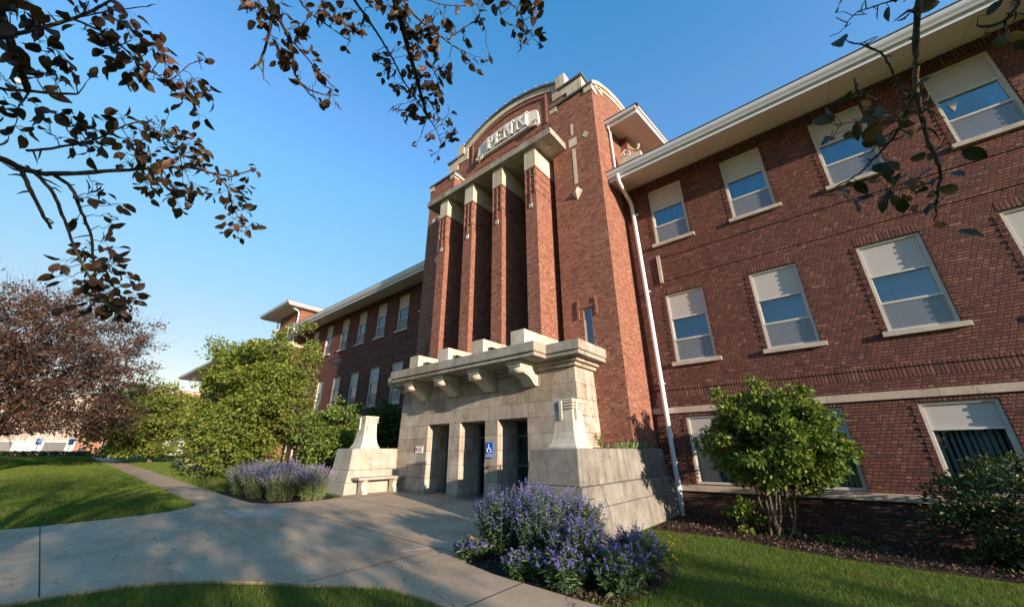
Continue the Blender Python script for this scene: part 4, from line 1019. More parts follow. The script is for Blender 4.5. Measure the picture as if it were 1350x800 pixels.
def tree(name, base, trunk_h, crown_c, crown_r, n_clump, per, clump_r, leaf, lsize, bark, label, group=None, seed=0, trunk_r=.14, n_limb=9, twigs=0, cat='tree', multi=0, lump=.22, power=.45, kind='quad', droop=None, zmin=None):
    rg = np.random.default_rng(seed); bx_, by_ = base; gz_ = G(bx_)
    root = empty(name, (bx_, by_, gz_), label, cat, group)
    m = MB(); top = np.array([bx_ + rg.normal() * .1, by_ + rg.normal() * .1, gz_ + trunk_h])
    limbs = []
    cc = np.array(crown_c, float); cr = np.array(crown_r, float)
    if multi:
        starts = []
        for k in range(multi):
            a = np.array([bx_ + rg.normal() * .12, by_ + rg.normal() * .12, gz_ - .05]); e = cc + rg.normal(size=3) * cr * .35; e[2] = cc[2] - cr[2] * .1
            pts = limb_pts(a, e, rg, 6, 0.0, .10); starts.append(pts); m.tube(pts, list(np.linspace(trunk_r, trunk_r * .35, 7)), 7)
            limbs += pts[2:]
    else:
        tp = limb_pts((bx_, by_, gz_ - .1), top, rg, 4, 0, .04); m.tube(tp, [trunk_r * 1.35, trunk_r * 1.05, trunk_r, trunk_r * .95, trunk_r * .85], 10)
        limbs.append(top)
        lead = limb_pts(top, cc + np.array([0, 0, cr[2] * .75]), rg, 6, 0, .06); m.tube(lead, list(np.linspace(trunk_r * .7, trunk_r * .12, 7)), 7); limbs += lead[1:]
        src = [top] + lead[:4]
        for k in range(n_limb):
            an = 2 * math.pi * (k + rg.random() * .5) / n_limb * 1.618 * 2; e = cc + cr * np.array([math.cos(an) * .72, math.sin(an) * .72, rg.uniform(-.45, .45)])
            pts = limb_pts(src[k % len(src)], e, rg, 6, .06, .08); m.tube(pts, list(np.linspace(trunk_r * .5, trunk_r * .08, 7)), 6); limbs += pts[2:]
    P = sample_crown(rg, n_clump, cc, cr, power, lump, zmin)
    LB = np.array(limbs)
    b2 = MB()
    allc = []; dd = []
    for p in P:
        q = LB[np.argmin(((LB - p) ** 2).sum(1) + rg.random(len(LB)) * .2)]
        b2.tube(limb_pts(q, p, rg, 3, .03, .06), [trunk_r * .10, trunk_r * .07, trunk_r * .05, trunk_r * .03], 4, False)
        out = p - cc; out /= np.linalg.norm(out) + 1e-6
        for t in range(twigs):
            e = p + (rg.normal(size=3) * .6 + out * .8 + np.array([0, 0, .25])) * clump_r * 1.3
            b2.tube([p, (p + e) / 2 + rg.normal(size=3) * .04, e], [trunk_r * .035, trunk_r * .025, .0035], 3, False)
        n = max(2, int(per * rg.uniform(.5, 1.5)))
        o = rg.normal(size=(n, 3)); o /= np.linalg.norm(o, axis=1)[:, None]; o *= (rg.random(n) ** .5)[:, None] * clump_r * rg.uniform(.7, 1.35) * np.array([1.15, 1.15, .75])
        allc.append(p + o); dd.append(o / clump_r * .5 + out * .5 + np.array([0, 0, -.15]))
    m.build('trunk', bark, root); b2.build('branches', bark, root)
    allc = np.vstack(allc); dd = np.vstack(dd)
    if zmin is not None: allc[:, 2] = np.maximum(allc[:, 2], zmin)
    leaves_mesh('crown', allc, lsize * rg.uniform(.6, 1.25, len(allc)), leaf, root, rg, kind, dd, .8)
    return root

# green trees in front of the left wing
tree('leafy_tree', (-19.2, -5.2), 1.3, (-19.3, -5.5, 3.8), (2.9, 2.25, 3.15), 430, 92, .40, M['green_leaf'], .14, M['bark'], 'bushy yellow-green tree with a pointed top in front of the left wing, nearer of two', seed=3, trunk_r=.13, n_limb=10, zmin=.75)
tree('leafy_tree', (-33.5, -6.2), 1.6, (-34.0, -6.9, 3.5), (3.0, 2.9, 2.25), 380, 85, .46, M['green_leaf'], .17, M['bark'], 'lower round yellow-green tree beyond the nearer one, its crown over the narrow path', seed=8, trunk_r=.13, n_limb=9, zmin=1.55)
# trees far behind and beside the path
tree('distant_tree', (-52, 4.0), 1.8, (-52, 4.0, 5.3), (3.5, 3.5, 2.6), 120, 60, .7, M['green_leaf'], .25, M['bark'], 'distant green tree behind the round tree by the parking lot', seed=9, trunk_r=.16, zmin=2.4)
# climbing shrub behind the left planter
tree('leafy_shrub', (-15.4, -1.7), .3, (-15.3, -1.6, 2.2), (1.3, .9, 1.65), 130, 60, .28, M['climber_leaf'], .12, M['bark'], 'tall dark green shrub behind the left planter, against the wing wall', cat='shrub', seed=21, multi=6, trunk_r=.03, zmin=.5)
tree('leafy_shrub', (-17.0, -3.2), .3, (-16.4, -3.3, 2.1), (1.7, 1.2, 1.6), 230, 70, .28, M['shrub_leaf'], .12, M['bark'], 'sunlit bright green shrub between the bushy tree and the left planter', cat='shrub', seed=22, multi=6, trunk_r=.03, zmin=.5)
# big-leaved shrub and clipped dark shrub by the right wing
tree('viburnum_shrub', (-1.30, -1.35), .3, (-1.15, -1.35, 1.88), (1.26, .92, 1.10), 290, 60, .19, M['shrub_leaf'], .115, M['bark'], 'large-leaved green shrub on bare stems between the two left ground-floor windows of the right wing', cat='shrub', seed=31, multi=11, trunk_r=.028, lump=.20)
tree('viburnum_sucker', (-1.85, -1.35), .1, (-1.85, -1.4, .38), (.34, .3, .3), 26, 30, .12, M['shrub_leaf'], .09, M['bark'], 'low leafy sucker at the left foot of the large-leaved shrub', cat='shrub', seed=32, multi=4, trunk_r=.008)
tree('dark_shrub', (2.2, -1.3), .1, (2.25, -1.3, .68), (1.45, 1.0, .82), 300, 75, .17, M['dark_leaf'], .06, M['bark'], 'dense dark green rounded shrub at the right edge under the ground-floor window', cat='shrub', seed=33, multi=8, trunk_r=.02, lump=.10, power=.3, zmin=-.25)
# purple-leaved tree on the left lawn
tree('purple_tree', (-27.6, -12.35), 1.4, (-27.2, -12.5, 5.3), (4.8, 4.4, 3.8), 950, 40, .42, M['purple_leaf'], .135, M['bark'], 'spreading purple-leaved crab-apple tree with thin bare twigs on the left lawn', seed=41, trunk_r=.17, n_limb=18, twigs=8, lump=.25, power=.40, zmin=2.5)
# trees that stand outside the picture to the right and shade the walk
tree('shade_tree', (12.5, -12.9), 1.7, (12.3, -12.7, 4.4), (2.9, 2.9, 2.5), 125, 46, .42, M['green_leaf'], .16, M['bark'], 'green shade tree on the lawn right of the walk, beyond the picture', seed=51, trunk_r=.16)

tree('shade_tree', (16.5, -16.6), 1.6, (16.3, -16.4, 4.4), (3.0, 2.9, 2.4), 110, 50, .42, M['green_leaf'], .16, M['bark'], 'tall green shade tree farther down the street side of the lawn, beyond the picture', seed=52, trunk_r=.16)
tree('shade_tree', (14.6, -9.1), .9, (14.4, -9.0, 2.35), (1.9, 2.0, 1.35), 80, 50, .36, M['green_leaf'], .14, M['bark'], 'small green tree between the walk and the right wing, beyond the picture', seed=53, trunk_r=.10)
# line of trees across the street behind the camera: seen only mirrored in the window panes
rg = np.random.default_rng(99); n = 26000
P = np.stack([rg.uniform(-70, 70, n), -52 + rg.normal(0, 2.2, n), rg.random(n)], 1)
P[:, 2] = .5 + P[:, 2] * (9 + 3.5 * np.sin(P[:, 0] * .35) + 2 * np.sin(P[:, 0] * .9 + 1))
tag(leaves_mesh('distant_wood', P, 1.0 * rg.uniform(.6, 1.3, n), M['dark_leaf'], None, rg), 'row of trees across the street, mirrored in the ground floor panes', 'trees', kind='stuff')

# ---- hedge
def hedge(name, x0, x1, y0, y1, z0, z1, n, ls, label, mat):
    rg = np.random.default_rng(7); root = empty(name, ((x0 + x1) / 2, (y0 + y1) / 2, z0), label, 'hedge')
    P = rg.random((n, 3)) * [x1 - x0, y1 - y0, z1 - z0] + [x0, y0, z0]
    leaves_mesh('foliage', P, ls * rg.uniform(.6, 1.2, n), mat, root, rg)
    m = MB()
    for k in range(16):
        x = (x0 + x1) / 2; y = y0 + (y1 - y0) * (k + .5) / 16; m.tube([(x, y, z0 - .05), (x + rg.normal() * .1, y + rg.normal() * .1, z1 - .1)], .012, 4)
    m.build('stems', M['bark'], root); return root
hedge('clipped_hedge', -47.3, -46.6, -13.5, -7.95, 1.45, 1.86, 9000, .09, 'low clipped dark hedge at the far edge of the left lawn', M['dark_leaf'])

# ---- flowering clumps
def flower_clump(name, x, y, rad, h, n_stem, leafm, flowm, label, group, seed, spike=.16, nl=16, lean=.55, spent=.15, ls=.07, fl=.020):
    rg = np.random.default_rng(seed); g_ = G(x); root = empty(name, (x, y, g_), label, 'flowers', group)
    m = MB(); LC = []; LD = []; FC = []; FD = []
    for k in range(n_stem):
        a = rg.random() * 2 * math.pi; rr = rad * math.sqrt(rg.random()); bx_ = x + rr * .45 * math.cos(a); by_ = y + rr * .45 * math.sin(a)
        L = h * rg.uniform(.72, 1.08) * (1 - .30 * (rr / rad) ** 2)
        tx = x + rr * math.cos(a) * .92 + rg.normal() * .05; ty = y + rr * math.sin(a) * .92 + rg.normal() * .05
        p0 = np.array([bx_, by_, g_]); p2 = np.array([tx, ty, g_ + L]); p1 = (p0 + p2) / 2 + np.array([(bx_ - tx) * .25, (by_ - ty) * .25, L * .08])
        pts = [p0 * (1 - t) ** 2 + 2 * p1 * t * (1 - t) + p2 * t * t for t in np.linspace(0, 1, 6)]
        m.tube(pts, [.004, .0038, .0034, .003, .0025, .0015], 3, False)
        for j in range(nl):
            t = rg.uniform(.12, .86); p = p0 * (1 - t) ** 2 + 2 * p1 * t * (1 - t) + p2 * t * t; d = rg.normal(size=3); d[2] = .35 * d[2] + .2; LC.append(p); LD.append(d)
        if rg.random() < .8:
            s0 = 1 - spike / max(L, .2) * rg.uniform(.7, 1.25)
            nf = 26
            for j in range(nf):
                t = s0 + (1 - s0) * (j / nf); p = p0 * (1 - t) ** 2 + 2 * p1 * t * (1 - t) + p2 * t * t; d = rg.normal(size=3); d[2] = abs(d[2]) * .4 + .2
                FC.append(p + rg.normal(size=3) * .003); FD.append(d)
    m.build('stems', leafm, root)
    n = len(LC); leaves_mesh('foliage', LC, ls * rg.uniform(.6, 1.3, n), leafm, root, rg, 'narrow' if ls > .06 else 'narrow', np.array(LD), .3)
    n = len(FC); leaves_mesh('flower_spikes', FC, fl * rg.uniform(.7, 1.3, n), flowm, root, rg, 'quad', np.array(FD), .25)
    return root
GS = 'blue salvia clumps in the bed in front of the right planter'
SG = [(-4.35, -6.15, .60, .98, 190, 'large blue salvia clump at the walk corner of the bed'), (-3.72, -6.15, .52, 1.04, 160, 'tall blue salvia clump in the front middle of the bed'), (-4.25, -5.5, .52, 1.04, 150, 'tall blue salvia clump nearest the porch'),
      (-3.45, -5.5, .50, 1.0, 150, 'blue salvia clump nearest the grey planter corner'), (-3.05, -6.2, .48, .72, 120, 'lower blue salvia clump right of the tall ones'), (-2.45, -5.75, .46, .64, 120, 'lowest blue salvia clump beside the lawn and the yellow marigolds')]
for i, (x, y, r_c, h_c, n_c, lb) in enumerate(SG):
    flower_clump('salvia_clump', x, y, r_c, h_c, n_c, M['salvia_leaf'], M['salvia_flower'], lb, GS, 60 + i, spike=.29 if h_c > .8 else .19, nl=30, ls=.085, fl=.021)
GL = 'pale lavender-coloured clumps left of the bench'
for i, (x, y, r_c, h_c, n_c, lb) in enumerate([(-14.4, -6.65, .74, .98, 200, 'pale lavender clump farthest left along the narrow path'), (-13.4, -6.6, .70, 1.02, 210, 'pale lavender clump in the middle of the left bed'), (-12.45, -6.4, .68, 1.0, 210, 'pale lavender clump at the walk corner of the left bed'), (-12.0, -5.7, .66, .95, 200, 'pale lavender clump next to the left planter'), (-12.95, -6.05, .6, 1.05, 150, 'pale lavender clump at the back of the left bed, toward the green shrubs')]):
    flower_clump('lavender_clump', x, y, r_c, h_c, n_c, M['lavender_leaf'], M['lavender_flower'], lb, GL, 80 + i, spike=.26, nl=20, ls=.08, fl=.028)
for i, (x, y, r_c, h_c, lb) in enumerate([(-21.3, -6.3, .9, .6, 'low sprawling yellow-green clump beside the narrow path'), (-24.5, -5.7, 1.1, .75, 'far lavender clump under the round tree')]):
    flower_clump('border_clump', x, y, r_c, h_c, 150, M['lavender_leaf'] if i == 0 else M['salvia_leaf'], M['lavender_flower'], lb, 'flowering clumps along the far path', 90 + i, spike=.06 if i == 0 else .2, nl=22, ls=.11, fl=.03)
tree('border_shrub', (-26.5, -4.6), .1, (-26.3, -4.6, 1.25), (1.7, 1.1, .75), 120, 50, .26, M['dark_leaf'], .10, M['bark'], 'dark low shrub under the round tree by the far path', cat='shrub', seed=95, multi=6, trunk_r=.02, zmin=.75)
tree('border_shrub', (-17.6, -5.4), .1, (-17.4, -5.4, .85), (1.2, .8, .45), 90, 45, .2, M['climber_leaf'], .09, M['bark'], 'low green shrub under the bushy tree behind the lavender', cat='shrub', seed=96, multi=6, trunk_r=.015, zmin=.5)

for i, (x, y, r_c, h_c, lb) in enumerate([(-3.55, -6.72, .34, .34, 'low leafy flower clump spilling over the walk edge in front of the tall salvia'), (-2.95, -6.72, .36, .40, 'low leafy flower clump at the near edge of the bed beside the walk'), (-2.40, -6.40, .44, .50, 'low leafy flower clump at the near right corner of the bed'), (-4.62, -6.62, .26, .30, 'small leafy tuft at the walk corner beside the orange marigold')]):
    flower_clump('leafy_clump', x, y, r_c, h_c, 80, M['salvia_leaf'], M['salvia_flower'], lb, 'low leafy clumps along the front of the salvia bed', 70 + i, spike=.03, nl=26, ls=.09, fl=.018)
def marigold(x, y, n, label, seed, h=.22, fm='marigold'):
    rg = np.random.default_rng(seed); g_ = G(x); root = empty('marigold_plant', (x, y, g_), label, 'flowers')
    m = MB(); LC = []; tips = []
    for k in range(n):
        e = np.array([x + rg.normal() * .12, y + rg.normal() * .10, g_ + h * rg.uniform(.7, 1.3)]); m.tube([(x, y, g_), (np.array([x, y, g_]) + e) / 2 + rg.normal(size=3) * .02, e], .003, 3, False); tips.append(e)
        for j in range(10): LC.append(np.array([x, y, g_]) + (e - np.array([x, y, g_])) * rg.uniform(.2, .9) + rg.normal(size=3) * .03)
    m.build('stems', M['salvia_leaf'], root); leaves_mesh('foliage', LC, .05, M['salvia_leaf'], root, rg, 'narrow')
    for e in tips:
        q = np.repeat(e[None], 26, 0); d = rg.normal(size=(26, 3)); d[:, 2] = np.abs(d[:, 2]) * .8
        leaves_mesh('blossom', q, .024, M[fm], root, rg, 'quad', d, .1)
marigold(-4.72, -6.50, 7, 'orange marigold at the walk edge of the salvia bed', 1)
marigold(-1.98, -5.75, 8, 'yellow marigold beside the lowest salvia clump and the lawn', 2, .42, 'yellow_bloom')

# weeds on the planter
for i, (x, y, h_, lb) in enumerate([(-4.05, -3.3, .33, 'small bright weed on the grey planter beside the stone post'), (-4.62, -3.9, .16, 'tiny yellow weed on the grey planter left of the stone post'), (-3.95, -1.6, .2, 'tuft of dry grass on the planter against the tower'), (-3.95, -2.2, .16, 'short tuft of grass on the planter between the weed and the tower')]):
    rg = np.random.default_rng(200 + i); root = empty('weed', (x, y, 1.67), lb, 'weed')
    if i < 2:
        m = MB(); LC = []
        for k in range(5):
            e = np.array([x + rg.normal() * .05, y + rg.normal() * .05, 1.66 + h_ * rg.uniform(.7, 1)]); m.tube([(x, y, 1.66), e], .003, 3, False); LC += [np.array([x, y, 1.66]) * (1 - t) + e * t for t in rg.uniform(.2, 1, 14)]
        m.build('stems', M['shrub_leaf'], root); leaves_mesh('foliage', LC, .055, M['shrub_leaf'], root, rg, 'quad')
    else:
        n = 260; B = np.array([x, y, 1.66]) + rg.normal(size=(n, 3)) * [.06, .38, 0]; d = rg.normal(size=(n, 3)) * .4; d[:, 2] = 1
        leaves_mesh('blades', B, h_ * rg.uniform(.4, 1, n), M['lavender_leaf'], root, rg, 'narrow', d, .05)

# small seedlings on the mulch along the right wing
rg = np.random.default_rng(77)
LC = []
for k in range(26):
    x = rg.uniform(-1.6, 2.2); y = rg.uniform(-2.1, -.7); n = int(rg.uniform(8, 30)); LC.append(np.array([x, y, G(x) + .05]) + rg.normal(size=(n, 3)) * [.08, .08, .025])
LC = np.vstack(LC)
tag(leaves_mesh('ground_cover', LC, .06, M['shrub_leaf'], None, rg), 'scattered small green seedlings on the mulch under the right wing', 'ground cover', kind='stuff')
n = 16000; P = np.stack([rg.uniform(-3.4, 4.5, n), rg.uniform(-2.5, -.08, n), np.zeros(n)], 1); P = P[P[:, 1] > -2.42 + .12 * np.sin(P[:, 0] * 2)]; P[:, 2] = -.03 - .033 * P[:, 0] + .02
tag(leaves_mesh('bark_chips', P, rg.uniform(.02, .06, len(P)), M['mulch_chip'], None, rg), 'dark bark chips spread along the wall of the right wing', 'mulch', kind='stuff')
n = 9000; P = np.stack([rg.uniform(-4.85, -2.0, n), rg.uniform(-6.85, -4.7, n), np.zeros(n)], 1); P = P[(P[:, 0] - P[:, 1] * .0 > -4.8)]; P = P[P[:, 0] < -2.2 - np.maximum(0, -5.3 - P[:, 1]) * 0]; P[:, 2] = -.03 - .033 * P[:, 0] + .02
tag(leaves_mesh('bark_chips', P, rg.uniform(.02, .05, len(P)), M['mulch_chip'], None, rg), 'dark bark chips under the blue salvia', 'mulch', kind='stuff')

# ---- grass
def in_poly(P, poly):
    x, y = P[:, 0], P[:, 1]; ins = np.zeros(len(P), bool); n = len(poly)
    for i in range(n):
        x1, y1 = poly[i]; x2, y2 = poly[(i + 1) % n]
        c = ((y1 > y) != (y2 > y)) & (x < (x2 - x1) * (y - y1) / (y2 - y1 + 1e-12) + x1); ins ^= c
    return ins
def grass(name, poly, dens, h, w, label, seed, avoid=()):
    rg = np.random.default_rng(seed); xs_ = [p[0] for p in poly]; ys_ = [p[1] for p in poly]
    n = int((max(xs_) - min(xs_)) * (max(ys_) - min(ys_)) * dens)
    P = np.stack([rg.uniform(min(xs_), max(xs_), n), rg.uniform(min(ys_), max(ys_), n)], 1)
    keep = in_poly(P, poly)
    for a in avoid: keep &= ~in_poly(P, a)
    P = P[keep]; n = len(P)
    z = -.03 - .033 * np.clip(P[:, 0], -45, 10)
    clump = .6 + .4 * np.sin(P[:, 0] * 3.1 + np.sin(P[:, 1] * 2.3)) * np.sin(P[:, 1] * 2.7 + 1)
    H_ = h * rg.uniform(.55, 1.25, n) * (.8 + .35 * clump)
    a = rg.random(n) * 2 * np.pi; dx = np.cos(a) * w / 2; dy = np.sin(a) * w / 2; lx = rg.normal(0, .45, n) * H_; ly = rg.normal(0, .45, n) * H_
    V = np.zeros((n, 3, 3)); V[:, 0] = np.stack([P[:, 0] - dx, P[:, 1] - dy, z - .005], 1); V[:, 1] = np.stack([P[:, 0] + dx, P[:, 1] + dy, z - .005], 1); V[:, 2] = np.stack([P[:, 0] + lx, P[:, 1] + ly, z + H_], 1)
    return tag(np_mesh(name, V.reshape(-1, 3), 3, np.arange(n * 3), M['grass_blade']), label, 'grass', kind='stuff')
FG = [(-6.8, -12.2), (-6.78, -10.9), (-6.64, -10.13), (-6.41, -9.73), (-6.06, -9.38), (-5.26, -8.76), (-4.81, -8.38), (-4.42, -8.12), (-3.6, -8.03), (2.0, -8.03), (2.0, -12.2)]
grass('grass', FG, 3400, .055, .007, 'short green grass in the corner of lawn nearest the camera', 1)
grass('grass', [(-3.3, -2.58), (-2.0, -2.38), (-1.2, -2.52), (-.4, -2.62), (.5, -2.55), (1.5, -2.42), (5.5, -2.5), (5.5, -6.95), (-2.7, -6.95), (-2.24, -6.5), (-2.1, -5.9), (-2.2, -5.3), (-2.95, -4.7), (-3.5, -4.7)], 3600, .05, .006, 'green grass between the salvia bed and the mulch of the right wing', 2)
grass('grass', [(-34, -8.14), (-13.3, -8.16), (-12.75, -8.24), (-12.44, -8.46), (-12.16, -8.79), (-11.94, -9.24), (-11.8, -9.94), (-11.74, -10.7), (-11.74, -13), (-34, -13.5)], 1300, .07, .014, 'wide green lawn left of the main walk', 3)
grass('grass', [(-46.5, -8.14), (-34, -8.14), (-34, -13.5), (-46.5, -13.5)], 420, .08, .035, 'far part of the green lawn in front of the clipped hedge', 5)
grass('grass', [(-34, -7.14), (-15.45, -7.2), (-15.45, -3.0), (-34, -3.0)], 900, .08, .016, 'strip of grass between the narrow path and the left wing', 4)
# ================================================================== far buildings, signs, vehicle
XB = -75.0; ZB = 1.46
M['stucco'] = plain('stucco', (0.46, 0.375, 0.32), 0.9, 0.15, 0.06, .5); M['far_white'] = plain('far_white', (0.56, 0.54, 0.51), .7, .2, .04)
M['far_brick'] = brick_mat('far_brick', [(0, (.30, .12, .07)), (1, (.42, .19, .12))], (.35, .25, .2), W=.4, H=.13, m=.03, bump_d=.004)
far = empty('far_building', (XB - 4, -6, ZB), 'pale stucco building with a red brick bay across the parking lot', 'building')
m = MB(); m.box(XB - 10, XB, -22, -7.6, ZB, 8.6); m.build('stucco_wall', M['stucco'], far)
MB().box(XB - 10, XB + .3, -7.6, -4.9, ZB, 9.2).build('brick_bay', M['far_brick'], far)
MB().box(XB, XB + .12, -22, -7.65, ZB + .1, ZB + 1.75).build('white_dado', M['far_white'], far)
for y0, y1 in ((-10.2, -8.4), (-15.2, -12.6), (-19, -17)):
    MB().box(XB + .12, XB + .16, y0, y1, ZB + .35, ZB + 1.6).build('window', M['dark_glass'] if False else M['dark_metal'], far)
MB().box(XB - 10, XB - 1.6, -4.9, -2.0, ZB, 11).build('entrance_wall', M['interior'], far)
MB().box(XB - 1.6, XB + .4, -4.9, -2.0, ZB + 4.3, ZB + 6.6).build('entrance_lintel', M['lead_cap'], far)
MB().box(XB - .2, XB + .42, -4.9, -2.2, ZB + 3.7, ZB + 4.3).build('entrance_beam', M['far_white'], far)
MB().prism([(-3.6, ZB), (-2.4, ZB), (-2.0, ZB + 6.6), (-2.7, ZB + 6.6)], 'x', XB - 1, XB + .6).build('entrance_pillar', M['stucco'], far)
m = MB()
for y in (-4.7, -4.0): m.box(XB - 1.6, XB - 1.5, y, y + .08, ZB, ZB + 3.7)
m.box(XB - 1.6, XB - 1.5, -4.9, -3.4, ZB + 2.2, ZB + 2.3); m.build('door_frame', M['far_white'], far)
hall = empty('far_hall', (XB - 4, 6, ZB), 'long white-arcaded hall across the parking lot, mostly behind the round tree', 'building')
m = MB(); wall = MB()
wall.box(XB - 9, XB - .6, -2.0, 24, ZB, 10.6); wall.build('hall_wall', M['stucco'], hall)
MB().box(XB - .62, XB - .55, -1.9, 24, ZB + .3, ZB + 3.2).build('glazing', M['dark_metal'], hall)
for y in (-1.6, -.2, 1.2, 2.9, 4.4, 6.0, 7.6, 9.2, 11):
    MB().prism([(y - .35, ZB), (y + .35, ZB), (y + .5, ZB + 3.4), (y - .2, ZB + 3.4)], 'x', XB - .5, XB).build('pillar', M['far_white'], hall)
MB().box(XB - .6, XB + .2, -2.0, 24, ZB + 3.4, ZB + 4.3).build('fascia', M['far_white'], hall)
MB().box(XB - 9, XB - .3, -2.0, 24, 10.6, 11).build('roof', M['far_white'], hall)
MB().box(XB - .58, XB - .5, 1.0, 6.0, 8.2, 10.2).build('brick_panel', M['far_brick'], hall)

def parking_sign(y, label):
    x = -48.2; root = empty('parking_sign', (x, y, 1.46), label, 'sign', 'accessible parking signs behind the hedge')
    MB().tube([(x, y, 1.40), (x, y, 2.75)], .025, 8).build('post', M['gutter_metal'], root)
    MB().box(x + .026, x + .035, y - .16, y + .16, 2.35, 2.80).build('sign_plate', M['parking_blue'], root)
    m = MB(); q = x + .038
    m.tube([(q, y + .06 * math.cos(a) - .01, 2.56 + .06 * math.sin(a)) for a in [R(150 + k * 20) for k in range(12)]], .010, 5)
    m.tube([(q, y - .02, 2.69), (q, y - .01, 2.6), (q, y + .05, 2.59), (q, y + .08, 2.50)], .010, 5); m.build('wheelchair_symbol', M['sign_white'], root)
M['parking_blue'] = plain('parking_blue', (0.16, 0.34, 0.66), 0.5, 0.3, 0.02)
parking_sign(-10.87, 'blue accessible parking sign on a thin post, left of the two behind the hedge')
parking_sign(-9.18, 'blue accessible parking sign, right of the two, in front of the far brick bay')

def bin_(x, y, w, h, mat, label):
    root = empty('litter_bin', (x, y, ZB), label, 'bin')
    MB().frustum((x - w * .8, x + w * .8, y - w * .8, y + w * .8, ZB), (x - w, x + w, y - w, y + w, ZB + h), .03).build('body', mat, root)
    MB().box(x - w * 1.05, x + w * 1.05, y - w * 1.05, y + w * 1.05, ZB + h + .002, ZB + h + .14, .04).build('lid', mat, root)
    m = MB()
    for s in (-1, 1): m.tube([(x - w * .8, y + s * w * .86, ZB + .1), (x - w * .8, y + s * w * .98, ZB + .1)], .1, 10)
    m.build('wheels', M['dark_metal'], root)
M['bin_green'] = plain('bin_green', (0.02, 0.16, 0.12), .5)
bin_(-70, -5.0, .55, 1.25, M['bin_green'], 'green wheeled bin in front of the far entrance')
bin_(-72, -7.0, .32, .8, M['dark_metal'], 'small dark litter bin beside the far brick bay')

# parked vehicle beyond the trees
def car(x, y, rz, paint, top, label):
    root = empty('parked_car', (x, y, ZB), label, 'car', rz=rz); A = Matrix.Translation((x, y, ZB)) @ Matrix.Rotation(rz, 4, 'Z')
    def place(m): m.v = [tuple(A @ Vector(v)) for v in m.v]; return m
    side = [(-2.2, .35), (2.15, .35), (2.2, .72), (1.9, .88), (1.0, .98), (.45, 1.38), (-1.1, 1.42), (-1.75, 1.02), (-2.15, .95)]
    m = MB(); m.prism([(a, b) for a, b in side if b < 1.2], 'y', -.85, .85); place(m).build('body', paint, root)
    m = MB(); m.frustum((-1.7, 1.0, -.8, .8, .985), (-1.15, .4, -.66, .66, 1.38)); place(m).build('windows', M['dark_metal'], root)
    m = MB(); m.frustum((-1.2, .45, -.68, .68, 1.382), (-1.1, .35, -.60, .60, 1.44)); place(m).build('roof', top, root)
    for sx in (-1.35, 1.35):
        for sy in (-1, 1):
            m = MB(); m.tube([(sx, sy * .70, .32), (sx, sy * .88, .32)], .32, 16); w = place(m).build('wheel', M['dark_metal'], root)
            m = MB(); m.tube([(sx, sy * .86, .32), (sx, sy * .892, .32)], .18, 12); place(m).build('hubcap', M['gutter_metal'], w)
    for sy in (-1, 1):
        m = MB(); m.box(2.15, 2.215, sy * .6 - .15, sy * .6 + .15, .62, .76); place(m).build('headlight', M['sign_white'], root)
M['car_red'] = plain('car_red', (0.45, 0.03, 0.03), .3, .6, .02)
car(-60.5, 3.0, R(75), M['car_red'], M['sign_white'], 'red car with a white roof parked behind the low shrubs by the far path')
car(-66, 5.6, R(80), M['sign_white'], M['sign_white'], 'white car parked in front of the far arcade')

# stone seat by the far bed
root = empty('garden_seat', (-15.6, -5.0, G(-15.6)), 'small grey stone seat behind the lavender on the left', 'seat')
gz_ = G(-15.6); MB().box(-16.0, -15.2, -5.2, -4.8, gz_ + .34, gz_ + .44, .015).build('seat', M['planter_stone'], root)
for s in (-15.85, -15.35): MB().box(s - .07, s + .07, -5.12, -4.88, gz_ - .02, gz_ + .338, .01).build('leg', M['planter_stone'], root)

# fallen leaves on the walk and lawn
rg = np.random.default_rng(5); n = 160
P = np.stack([rg.uniform(-12, -3, n), rg.uniform(-11, -5, n), np.zeros(n)], 1); P[:, 2] = -.03 - .033 * P[:, 0] + .045
d = rg.normal(size=(n, 3)); d[:, 2] *= .1; b = rg.normal(size=(n, 3)) * .25; b[:, 2] = 1
Y_ = d / np.linalg.norm(d, axis=1)[:, None]; Z_ = b - (b * Y_).sum(1)[:, None] * Y_; Z_ /= np.linalg.norm(Z_, axis=1)[:, None]
tag(leaves_mesh('fallen_leaves', P, rg.uniform(.02, .04, n), M['mulch_chip'], None, rg, 'quad', basis=(np.cross(Y_, Z_), Y_, Z_)), 'small dry leaves scattered over the concrete walk', 'leaves', kind='stuff')

rg = np.random.default_rng(6); n = 420
P = np.stack([rg.uniform(-26, 3.5, n), rg.uniform(-12, -2.7, n), np.zeros(n)], 1)
P = P[in_poly(P, FG) | ((P[:, 0] < -12.5) & (P[:, 1] < -8.3)) | ((P[:, 0] > -1.9) & (P[:, 1] > -6.8))]; n = len(P); P[:, 2] = -.03 - .033 * P[:, 0] + .05
d = rg.normal(size=(n, 3)); d[:, 2] *= .2; b = rg.normal(size=(n, 3)) * .4; b[:, 2] = 1
Y_ = d / np.linalg.norm(d, axis=1)[:, None]; Z_ = b - (b * Y_).sum(1)[:, None] * Y_; Z_ /= np.linalg.norm(Z_, axis=1)[:, None]
tag(leaves_mesh('fallen_leaves', P, rg.uniform(.03, .055, n), M['near_leaf'], None, rg, 'quad', basis=(np.cross(Y_, Z_), Y_, Z_)), 'small brown leaves lying on the lawns', 'leaves', kind='stuff')

